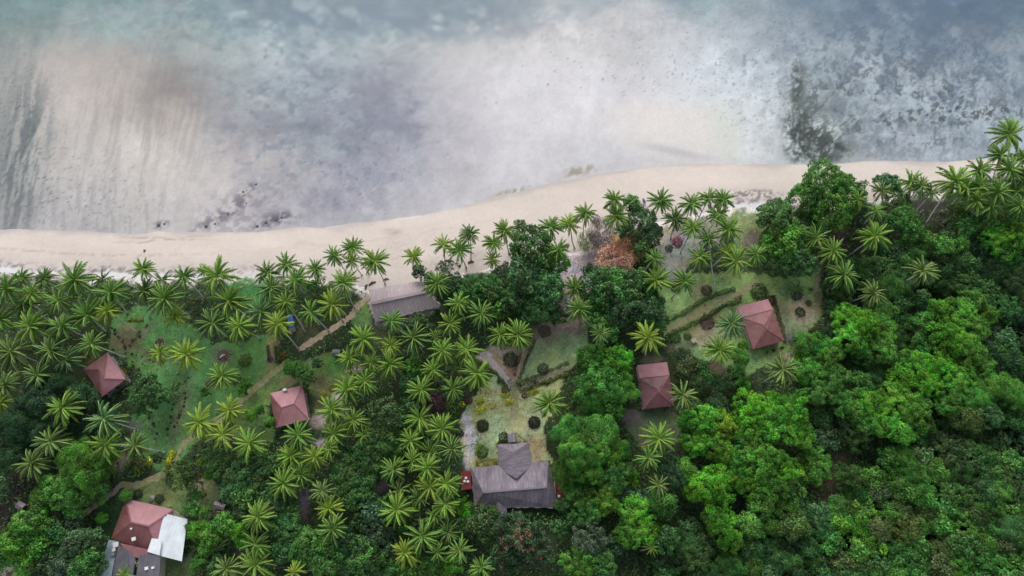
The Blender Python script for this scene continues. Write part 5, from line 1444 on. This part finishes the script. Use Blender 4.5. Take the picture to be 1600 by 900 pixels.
def slope(root, name, pts, mat, t=.14):
    if mat in (M['thatch'], M['thatch2']):                  # hand cut eaves and a slight sag
        a, b_ = Vector(pts[0]), Vector(pts[1])
        n = max(3, int((b_ - a).length / .7))
        out = (b_ - a).cross(Vector((0, 0, 1))).normalized()
        c_ = sum((Vector(p) for p in pts), Vector()) / len(pts)
        if out.dot(a - c_) < 0: out = -out
        eave = [a] + [lerp(a, b_, k / n) + out * rnd.uniform(-.06, .28) for k in range(1, n)] + [b_]
        pts = eave + list(pts[2:])
        a0, L0 = a, (b_ - a)
        mb = MB(); mb.slab([a, b_] + [Vector(p) for p in pts[n + 1:]], t)
        top = [Vector(p) for p in pts]
        e = L0.normalized(); nn = L0.cross(top[-1] - a).normalized(); nn = nn if nn.z > 0 else -nn; w = nn.cross(e)
        up = Vector((0, 0, .012))
        for k in range(n):
            q = [eave[k] + up, eave[k + 1] + up, lerp(a, b_, (k + 1) / n) + up + w * .3 * (1 if w.dot(c_ - a) > 0 else -1), lerp(a, b_, k / n) + up + w * .3 * (1 if w.dot(c_ - a) > 0 else -1)]
            uv = [((p - a).dot(e), (p - a).dot(w)) for p in q]
            mb.poly(q, uv)
            lo = [p - Vector((0, 0, t)) for p in q[:2]]
            mb.poly([q[0], lo[0], lo[1], q[1]], [uv[0], uv[0], uv[1], uv[1]])
        return mb.build(name, mat, root)
    mb = MB(); mb.slab(pts, t)
    return mb.build(name, mat, root)

def cap(root, a, b_, mat, w=.34, name='ridge_cap', lift=.05):
    mb = MB()
    up = Vector((0, 0, lift))
    mb.bar(a + up, b_ + up, w, .07)
    return mb.build(name, mat, root)

def rect_fit(c):
    """nearest parallelogram to four corners TL TR BR BL"""
    TL, TR, BR_, BL_ = c
    o = (TL + TR + BR_ + BL_) / 4
    u = ((TR - TL) + (BR_ - BL_)) / 4
    v = ((TL - BL_) + (TR - BR_)) / 4
    v = v - u * (v.dot(u) / u.dot(u)) * .75      # squared up
    return [o - u + v, o + u + v, o + u - v, o - u - v]

def walls(root, c, ze, inset, mat='wall', doors=True):
    """four walls under the eaves with door and windows"""
    o = (c[0] + c[1] + c[2] + c[3]) / 4
    k = [p + (o - p).normalized() * inset * 1.414 for p in c]
    k = [Vector((p.x, p.y, 0)) for p in k]
    for i in range(4):
        a, b_ = k[i], k[(i + 1) % 4]
        d = (b_ - a); L_ = d.length; d.normalize()
        rz = math.atan2(d.y, d.x)
        mid = (a + b_) / 2
        nrm = Vector((d.y, -d.x, 0))
        if nrm.dot(mid - Vector((o.x, o.y, 0))) < 0: nrm = -nrm
        mb = MB(); mb.box((mid.x, mid.y, (ze + .1) / 2 - .1), (L_ - (.2 if i % 2 else 0), .18, ze - .1), rz)
        mb.build('wall', M[mat], root)
        if doors:
            if i in (0, 2):
                q = mid + nrm * .12
                mb = MB(); mb.box((q.x, q.y, 1.05), (.95, .07, 2.1), rz)
                dr = mb.build('door', M['wood'], root)
                h = q + d * .36 + nrm * .07
                mb = MB(); mb.box((h.x, h.y, 1.0), (.12, .06, .06), rz); mb.build('handle', M['white'], dr)
            for s in (-.3, .3):
                if L_ < 4: continue
                q = mid + d * L_ * s + nrm * .11
                mb = MB()
                for (ox, oz, wx_, wz_) in ((0, 1.0, 1.3, .09), (0, 2.1, 1.3, .09), (-.61, 1.55, .08, 1.01), (.61, 1.55, .08, 1.01), (0, 1.55, .06, 1.01)):
                    e = q + d * ox
                    mb.box((e.x, e.y, oz), (wx_, .08, wz_), rz)
                w = mb.build('window', M['white'], root)
                g = q - nrm * .005
                mb = MB(); mb.box((g.x, g.y, 1.55), (1.1, .03, .98), rz); mb.build('pane', M['glass'], w)

def hip_house(label, corners, ridge, ze, zr, mats, name='cottage', porch=None, inset=.6, capm='cap', group='red roofed cottages'):
    """corners TL,TR,BR,BL pixels at eave; ridge: two pixel points at ridge height"""
    c = rect_fit([P3(x, y, ze) for x, y in corners])
    o = (c[0] + c[1] + c[2] + c[3]) / 4
    root = empty(name, (o.x, o.y, 0))
    tag(root, label, 'house', group)
    rel = Vector((o.x, o.y, 0))
    c = [p - rel for p in c]
    r1, r2 = [P3(x, y, zr) - rel for x, y in ridge]
    TL, TR, BR_, BL_ = c
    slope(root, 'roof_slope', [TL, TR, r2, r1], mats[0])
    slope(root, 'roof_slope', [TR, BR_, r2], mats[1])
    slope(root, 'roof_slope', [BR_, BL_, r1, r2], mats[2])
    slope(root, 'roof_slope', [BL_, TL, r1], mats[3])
    for a, b_ in ((TL, r1), (BL_, r1), (TR, r2), (BR_, r2), (r1, r2)):
        if (a - b_).length > .3: cap(root, a, b_, M[capm], .22)
    walls(root, [Vector((p.x, p.y, 0)) for p in c], ze, inset)
    # foundation
    k = [p * .96 for p in c]
    mb = MB(); mb.slab([Vector((p.x, p.y, .06)) for p in k], .2); mb.build('floor_slab', M['stone'], root)
    return root, rel, c

# B: pink-red hip roof
rB, relB, cB = hip_house('cottage with a faded pink red hip roof and small white vent', [(419,615),(472,602),(483,655),(433,668)], [(440,637),(459,631)], 2.9, 4.3, [M['pinkred'], M['pinkred'], M['pinkred'], M['red']])  # left slope in darker red: its shade is put into the colour
v = P3(445, 609, 3.5) - relB
mb = MB(); mb.box(v, (.9, .6, .5), .25); mb.build('roof_vent', M['white'], rB)
# A: pyramid roof
rA, relA, cA = hip_house('cottage with a red pyramid roof half hidden by dark feathery trees', [(130,577),(168,551),(197,592),(160,620)], [(155,577),(162,592)], 2.9, 4.3, [M['red'], M['pinkred'], M['pinkred'], M['red']])  # right slopes paler, left slopes darker: roof shading put into the colour
# C and D: with porch roof on the seaward side
def porch_house(label, corners, line, apex, ze=2.9, zr=4.35, rm='red'):
    TL, TR, BR_, BL_ = corners
    L_, R_ = line
    root, rel, c = hip_house(label, [L_, R_, BR_, BL_], apex, ze, zr, [M[rm]] * 4)
    a, b_ = c[0] + Vector((0, 0, .1)), c[1] + Vector((0, 0, .1))
    d = (c[0] - c[3]).normalized()
    depth = (P3(*TL, 2.6) - P3(*L_, 2.9)).length
    e, f = c[1] + d * depth - Vector((0, 0, .35)), c[0] + d * depth - Vector((0, 0, .35))
    slope(root, 'porch_roof', [f, e, b_ + Vector((0, 0, .05)), a + Vector((0, 0, .05))], M['pinkred'], .1)
    for t in (.04, .35, .65, .96):
        q = lerp(f, e, t) - d * .25
        mb = MB(); mb.tube([(q.x, q.y, 0), (q.x, q.y, q.z - .1)], .08, 6); mb.build('post', M['palewood'], root)
    mb = MB(); mb.slab([Vector((p.x, p.y, .32)) for p in (f * .985, e * .985, c[1] * .97, c[0] * .97)], .3); mb.build('porch_deck', M['palewood'], root)
    return root, rel
rC, relC = porch_house('cottage with a dark red hip roof and long porch roof beside the lawn', [(1151,480),(1204,466),(1224,533),(1176,546)], [(1160,496),(1209,483)], [(1195,508),(1198,514)])
rD, relD = porch_house('smaller dark red hip roof cottage enclosed by trees, pale porch roof', [(995,571.5),(1047,564),(1050,635),(1005,638)], [(999,592),(1049,585)], [(1029,608),(1029.5,612)], rm='darkred')

# beach hall
ze, zr = 2.6, 4.2
c = [P3(x, y, ze) for x, y in ((576,453),(658,440),(689,478),(587,503))]
o = sum(c, Vector()) / 4
hall = empty('beach_hall', (o.x, o.y, 0)); tag(hall, 'long open beach hall with brown grey thatched roof at the top of the path', 'hall')
rel = Vector((o.x, o.y, 0)); c = [p - rel for p in c]
r1, r2 = P3(580, 474, zr) - rel, P3(664, 456, zr) - rel
slope(hall, 'roof_slope', [c[0], c[1], r2, r1], M['thatch2'], .3)
slope(hall, 'roof_slope', [c[2], c[3], r1, r2], M['thatch2'], .3)
slope(hall, 'roof_slope', [c[1], c[2], r2], M['thatch2'], .3)
cap(hall, r1, r2, M['thatch2'], .8, lift=.1)
mb = MB(); mb.slab([Vector((p.x * .93, p.y * .93, .12)) for p in c], .3); mb.build('floor_slab', M['stone'], hall)
for i, (a, b_) in enumerate(((c[0], c[1]), (c[3], c[2]))):
    for t in (.04, .2, .36, .52, .68, .84, .97):
        q = lerp(a, b_, t) * .93
        mb = MB(); mb.tube([(q.x, q.y, 0), (q.x, q.y, 2.6)], .1, 7); mb.build('post', M['palewood'], hall)
q1, q2 = lerp(c[3], c[2], .5) * .97, lerp(c[3], c[2], .98) * .97
mb = MB(); mb.bar(Vector((q1.x, q1.y, .45)), Vector((q2.x, q2.y, .45)), .2, .9); mb.build('low_wall', M['wall'], hall)
p = P3(633, 493, 0) - rel
mb = MB(); mb.box((p.x, p.y, .15), (.9, 2.6, .3), -.1); mb.build('doorstep', M['palewood'], hall)
mb = MB(); q = P3(573, 470, 0) - rel
# side ladder-like rack
mb.bar(c[0] * .98 - Vector((0, 0, 1.2)), c[3] * .98 - Vector((0, 0, 1.2)), .15, .15); mb.build('side_rail', M['wood'], hall)

# big thatched house
ze, zr = 2.8, 5.5
TL, TR, BR_, BL_ = [P3(x, y, ze) for x, y in ((736,731),(857,721),(872,793),(757,797))]
o = (TL + TR + BR_ + BL_) / 4
big = empty('thatched_house', (o.x, o.y, 0)); tag(big, 'big grey thatched house with a seaward wing and red side roofs', 'house')
rel = Vector((o.x, o.y, 0))
def q3(x, y, z): return P3(x, y, z) - rel
TL, TR, BR_, BL_ = TL - rel, TR - rel, BR_ - rel, BL_ - rel
TL0 = TL.copy()
r1, r2 = q3(755, 769, zr), q3(854, 761, zr)
BLx = q3(742, 792, ze)
slope(big, 'roof_slope', [TL, TR, r2, r1], M['thatch'], .3)
slope(big, 'roof_slope', [TR, BR_, r2], M['thatch'], .3)
slope(big, 'roof_slope', [BR_, BLx, r1, r2], M['thatch'], .3)
slope(big, 'roof_slope', [BLx, TL, r1], M['thatch'], .3)
cap(big, r1, r2, M['thatch'], .45, lift=.08)
# seaward wing
zw, zwr = 2.9, 5.2
wTL, wTR, wL, wR = q3(777, 695, zw), q3(826, 692, zw), q3(781, 733, zw), q3(831, 727, zw)
wr1, wr2 = q3(802, 706, zwr), q3(807, 748, zwr + .1)
slope(big, 'roof_slope', [wTR, wTL, wr1], M['thatch'], .3)
slope(big, 'roof_slope', [wTL, wL, wr2, wr1], M['thatch'], .3)
slope(big, 'roof_slope', [wR, wTR, wr1, wr2], M['thatch'], .3)
# inland small gable
g1, g2, ga, gb = q3(774, 818, 2.9), q3(787, 816, 2.9), q3(778, 784, 4.9), q3(780, 816, 4.4)
ea, eb = q3(770, 796, 2.9), q3(792, 794, 2.9)
slope(big, 'roof_slope', [g1, ea, ga, gb], M['thatch'], .25)
slope(big, 'roof_slope', [eb, g2, gb, ga], M['thatch'], .25)
# entrance canopy and truss
cc = [q3(793, 679, 3.0), q3(805, 677, 3.0), q3(806, 690, 3.3), q3(794, 691, 3.3)]
slope(big, 'entrance_canopy', cc, M['thatch'], .15)
mb = MB()
A_, B_ = q3(806, 676, 2.9), q3(823, 691, 2.9)
mb.bar(A_, B_, .14, .14); mb.bar(A_, q3(806, 692, 2.9), .12, .12)
mb.bar(lerp(A_, B_, .5), q3(808, 690, 2.9), .1, .1)
mb.build('pergola_beam', M['wood'], big)
for q in (q3(794, 680, 0), q3(805, 678, 0)):
    mb = MB(); mb.tube([(q.x, q.y, 0), (q.x, q.y, 3.0)], .1, 6); mb.build('post', M['palewood'], big)
walls(big, [Vector((p.x, p.y, 0)) for p in (TL, TR, BR_, BLx)], 2.8, .9)
mb = MB()
for a, b_ in ((wTL, wTR), (wTL, wL), (wTR, wR)):
    a2, b2 = a * .95, b_ * .95
    mb.bar(Vector((a2.x, a2.y, 1.35)), Vector((b2.x, b2.y, 1.35)), .16, 2.7)
mb.build('wing_wall', M['wall'], big)
# red side roofs with round white vents
s1 = slope(big, 'side_roof', [q3(737, 764, 2.7), q3(721, 766, 2.3), q3(720, 737, 2.3), q3(735, 735, 2.7)], M['maroon'], .1)
s2 = slope(big, 'side_roof', [q3(868, 745, 2.7), q3(881, 748, 2.3), q3(887, 788, 2.3), q3(872, 790, 2.7)], M['maroon'], .1)
for (x, y_, z, par) in ((728,747,2.5,s1),(726,752,2.5,s1),(731,752.5,2.5,s1),(871,747.5,2.65,s2),(873.5,775.5,2.6,s2)):
    q = q3(x, y_, z)
    mb = MB(); mb.tube([(q.x, q.y, q.z - .15), (q.x, q.y, q.z + .3), (q.x, q.y, q.z + .38)], [.33, .33, .14], 10); mb.build('roof_vent', M['white'], par)
for qd in ([(721,766),(720,737),(736,735),(738,764)], [(880,748),(886,788),(872,790),(868,745)]):
    pts = [q3(x, y_, 2.3) for x, y_ in qd]
    mb = MB()
    for i in range(3):
        a, b_ = pts[i] * .965, pts[i + 1] * .965
        mb.bar(Vector((a.x, a.y, 1.1)), Vector((b_.x, b_.y, 1.1)), .15, 2.2)
    mb.build('side_wall', M['wall'], big)

# bottom left complex
o = P3(230, 835, 0)
cx_ = empty('resort_complex', (o.x, o.y, 0)); tag(cx_, 'rambling house complex of red, white, pale blue and dark grey metal roofs', 'house')
rel = o.copy(); rel.z = 0
z1, z2 = 3.2, 5.6
A_, B_, C_, D_ = q3(196,779,z1), q3(272,796,z1), q3(249,868,z1), q3(174,841,z1)
e1, e2 = q3(205,816,z2), q3(232,822,z2)
slope(cx_, 'roof_slope', [A_, B_, e2, e1], M['pinkred'])  # seaward and right slopes paler, the others darker: light painted into the reds
slope(cx_, 'roof_slope', [D_, A_, e1], M['red'])
slope(cx_, 'roof_slope', [C_, D_, e1, e2], M['red'])
slope(cx_, 'roof_slope', [B_, C_, e2], M['pinkred'])
for a, b_ in ((A_, e1), (e1, e2), (B_, e2)): cap(cx_, a, b_, M['cap'])
s1 = slope(cx_, 'white_roof', [q3(261,803,4.3), q3(293,811,4.0), q3(284,877,4.0), q3(248,868,4.3)], M['whitemetal'])
slope(cx_, 'white_roof_strip', [q3(255,806,4.15), q3(262,807,4.15), q3(250,866,4.15), q3(247,843,4.15)], M['whitemetal'], .1)
s3 = slope(cx_, 'terrace_roof', [q3(237,841,5.0), q3(253,843,5.0), q3(249,868,5.0), q3(230,862,5.0)], M['whitemetal'], .1)
slope(cx_, 'blue_roof', [q3(170,843,3.6), q3(184,847,3.6), q3(172,912,3.2), q3(148,912,3.2)], M['bluemetal'])
slope(cx_, 'grey_roof', [q3(185,850,4.4), q3(200,862,4.9), q3(204,912,4.9), q3(173,912,4.4)], M['slate'])
slope(cx_, 'grey_roof', [q3(200,862,4.9), q3(212,868,4.2), q3(207,912,4.2), q3(204,912,4.9)], M['slate'])
slope(cx_, 'grey_roof', [q3(217,868,4.6), q3(232,866,5.2), q3(232,912,5.2), q3(211,912,4.6)], M['slate'])
slope(cx_, 'grey_roof', [q3(232,866,5.2), q3(251,868,4.6), q3(248,912,4.6), q3(232,912,5.2)], M['slate'])
slope(cx_, 'brown_roof', [q3(186,848,4.62), q3(246,862,4.62), q3(218,872,4.4), q3(206,870,4.4)], M['cap'], .1)
for (x, y_, z, s, nm) in ((209,842,5.0,.62,'skylight'),(205,826,5.45,.3,'skylight'),(229,888,5.25,.55,'skylight'),(239,887,5.0,.4,'skylight'),(178,859,3.85,.55,'skylight'),(181,851,3.9,.9,'water_tank'),(176,866,3.8,.6,'solar_heater')):
    q = q3(x, y_, z)
    mb = MB(); mb.box(q, (s * 1.4, s * 1.2, .3), .3); mb.build(nm, M['white'] if nm != 'solar_heater' else M['stone'], cx_)
mb = MB()
ob = q3(207,881,4.0)
for k in range(6):
    mb.bar(ob + Vector((k * .5 - 1, -.6, 0)), ob + Vector((k * .5 - .7, .7, .2)), .1, .1)
mb.bar(ob + Vector((-1.2, 0, .1)), ob + Vector((1.8, .2, .1)), .1, .1)
mb.build('timber_rack', M['palewood'], cx_)
k = [q3(x, y_, 3.2) * .95 for x, y_ in ((198,783),(268,797),(286,812),(278,870),(250,872),(248,912),(156,912),(176,846))]
mb = MB()
for i in range(len(k)):
    a, b_ = k[i], k[(i + 1) % len(k)]
    mb.bar(Vector((a.x, a.y, 1.5)), Vector((b_.x, b_.y, 1.5)), .18, 3.0)
mb.build('wall', M['wall'], cx_)

def shed(name, label, corners, z, mat, cat='shed'):
    c = [P3(x, y_, z) for x, y_ in corners]
    o = sum(c, Vector()) / 4
    root = empty(name, (o.x, o.y, 0)); tag(root, label, cat)
    rel = Vector((o.x, o.y, 0)); c = [p - rel for p in c]
    m1, m2 = lerp(c[0], c[3], .5) + Vector((0, 0, .45)), lerp(c[1], c[2], .5) + Vector((0, 0, .45))
    slope(root, 'roof_slope', [c[0], c[1], m2, m1], mat, .08)
    slope(root, 'roof_slope', [c[2], c[3], m1, m2], mat, .08)
    for p in c:
        mb = MB(); mb.bar(Vector((p.x * .85, p.y * .85, 0)), Vector((p.x * .85, p.y * .85, p.z)), .1, .1); mb.build('post', M['palewood'], root)
    mb = MB(); d = (c[1] - c[0]); mb.box((0, 0, z * .5 - .1), (d.xy.length * .75, (c[0] - c[3]).xy.length * .7, z - .25), math.atan2(d.y, d.x)); mb.build('wall', M['wood'], root)
    return root
shed('garden_shed', 'small grey roofed shed beside the bare strip, right of the complex', [(336,783),(353,788),(350,798),(334,793)], 2.0, M['lavender'])
shed('garden_shed', 'small lavender roofed shed almost hidden under trees at the left edge', [(30,782),(41,788),(34,798),(23,793)], 2.0, M['lavender'])
shed('garden_shed', 'small dark grey shed half under palms above the hip roof cottage', [(520,546),(532,546),(531,557),(519,557)], 2.0, M['slate'])

# blue tarpaulin shelter
c = [P3(x, y_, 2.0) for x, y_ in ((448,493),(457,490),(460,510),(452,513))]
o = sum(c, Vector()) / 4
tb = empty('tarpaulin_shelter', (o.x, o.y, 0)); tag(tb, 'small shelter roofed with a bright blue tarpaulin below the palms', 'shelter')
rel = Vector((o.x, o.y, 0)); c = [p - rel for p in c]
m1, m2 = lerp(c[0], c[1], .5) + Vector((0, 0, .5)), lerp(c[3], c[2], .5) + Vector((0, 0, .5))
mb = MB(); mb.slab([c[0], m1, m2, c[3]], .03); mb.slab([m1, c[1], c[2], m2], .03); mb.build('tarpaulin', M['blue'], tb)
for p in c:
    mb = MB(); mb.bar(Vector((p.x * .95, p.y * .95, 0)), Vector((p.x * .95, p.y * .95, p.z - .05)), .08, .08); mb.build('pole', M['palewood'], tb)
mb = MB(); q = P3(457, 516, 0) - rel; mb.box((q.x, q.y, .2), (1.6, 1.2, .4), .2); mb.build('bench', M['stone'], tb)

# beached kayaks
def kayak(px, py, rz, L_, label, mat):
    p = at(px, py, .1)
    root = empty('kayak', p, rz); tag(root, label, 'kayak', 'beached kayaks')
    n = 11; V, q = [], []
    for i in range(n):
        t = i / (n - 1); w = .38 * math.sin(math.pi * min(max(t, .02), .98)) ** .6
        z = .12 * abs(2 * t - 1) ** 2
        V += [(L_ * (t - .5), -w, .3 + z), (L_ * (t - .5), -w * .55, .02 + z), (L_ * (t - .5), w * .55, .02 + z), (L_ * (t - .5), w, .3 + z), (L_ * (t - .5), 0, .36 + z)]
    for i in range(n - 1):
        for k in range(5):
            k2 = (k + 1) % 5
            q.append((i * 5 + k, i * 5 + k2, (i + 1) * 5 + k2, (i + 1) * 5 + k))
    obj('hull', npmesh('hull', np.array(V), [np.array(q)], [mat], smooth=True), root)
    mb = MB(); mb.box((.1, 0, .40), (.9, .4, .1)); mb.build('cockpit', M['wood'], root)
kayak(886, 474, 1.9, 3.0, 'bright blue kayak drawn up under the palm by the hall garden, upper one', M['blue'])
kayak(889, 484, 1.6, 2.6, 'bright blue kayak lying just below the other, beside the dark tree', M['blue'])
kayak(1006, 315, 1.9, 1.8, 'small blue kayak between glossy tree and palm at the beach', M['blue'])

# stones, tables, rocks
def boulder(px, py, rpx, label, mat, z=None, flat=.5, cat='rock', name='boulder', group=None, seed=0):
    p0 = at(px, py, 0)
    g = float(ground_z(np.array([p0.x]), np.array([p0.y]))[0][0])
    p = at(px, py, g)
    r = rpx * mpp(p)
    rs = np.random.RandomState(seed + int(px))
    V, q = [], []
    nu, nv = 10, 5
    for i in range(nv + 1):
        for k in range(nu):
            th = math.pi / 2 * i / nv * 1.15; ph = 2 * math.pi * k / nu
            rr = r * (.75 + .4 * rs.rand())
            V.append((rr * math.sin(th) * math.cos(ph), rr * math.sin(th) * math.sin(ph), max(-.1, rr * math.cos(th) * flat)))
    for i in range(nv):
        for k in range(nu):
            q.append((i * nu + k, (i + 1) * nu + k, (i + 1) * nu + (k + 1) % nu, i * nu + (k + 1) % nu))
    o = obj(name, npmesh(name, np.array(V), [np.array(q)], [mat]), None, None, p)
    tag(o, label, cat, group)
    if not label: later_label(o, 'low dark reef rock', px, py)
    return o
boulder(383.5, 593, 3, 'pale garden stone on the lawn right of the lone palm', M['stone'])
boulder(238, 779, 5, 'grey stone between two dark bushes at the red complex roof', M['stone'])
boulder(1594, 244, 10, 'dark bluish boulder in the shallows behind the right shore palms', M['rock'], flat=.6)
for i, (x, y_, r) in enumerate(((248,352,6),(257,350,4),(322,354,5),(336,350,4),(356,335,4),(380,300,4),(402,354,5),(416,348,5),(432,344,5),(440,340,4),(385,318,3),(400,288,4))):
    boulder(x, y_, r * .5, None, M['rock'], flat=.18, name='reef_rock', group='dark reef rocks at the waterline', seed=i)
# low table by the garden path
p = at(1083.5, 533, 0)
tb = empty('stone_table', p); tag(tb, 'small pale stone table on bare ground below the garden hedges', 'table')
mb = MB(); mb.box((0, 0, .72), (1.3, 1.1, .12), .4); mb.build('table_top', M['wall'], tb)
mb = MB(); mb.box((0, 0, .33), (.5, .5, .66), .4); mb.build('pedestal', M['stone'], tb)
# driftwood in the round bed and elsewhere
def driftwood(px, py, L_, rz, label, s=1, mat='white'):
    p = at(px, py, 0); p.z = float(ground_z(np.array([p.x]), np.array([p.y]))[0][0]) + .06
    o = MB()
    o.tube([(-L_ / 2, 0, .02), (0, .12 * s, .1), (L_ / 2, 0, .06)], [.10 * s, .13 * s, .05 * s], 6)
    o.tube([(0, .1, .1), (L_ * .2, .5, .25)], [.08 * s, .03 * s], 5)
    w = o.build('driftwood', M[mat]); w.location = p; w.rotation_euler = (0, 0, rz)
    tag(w, label, 'driftwood', 'driftwood pieces')
driftwood(348, 557, 1.6, .6, 'white driftwood lying in the round soil bed on the lawn', 1.6)
driftwood(733, 697, 2.4, .7, 'pale driftwood heap beside the bright green bush', 1.8)
driftwood(735, 706, 2.0, 1.3, 'second pale driftwood piece just below the heap', 1.4)
driftwood(225, 391, .8, 1.2, 'tiny dark driftwood stub alone on the left beach', 1.6, 'wood')
driftwood(736, 410, 1.6, .2, 'dark stump at the foot of the palm on the sand', 2.6, 'wood')
driftwood(582, 443, 2.0, .5, 'dark log at the upper left corner of the beach hall', 2.4, 'wood')
driftwood(603, 437, 1.6, .3, 'dark driftwood on the sand above the beach hall', 2.0, 'wood')
driftwood(573, 448, 1.4, 1.3, 'grey log left of the beach hall near the path top', 2.4, 'wood')
driftwood(888, 385, 1.0, 1.2, 'dark stump under the leaning yellowish beach palm', 2.0, 'wood')
driftwood(1062, 385, 1.6, .8, 'thin log right of the dark red bush', 1.2, 'wood')

finish_labels()
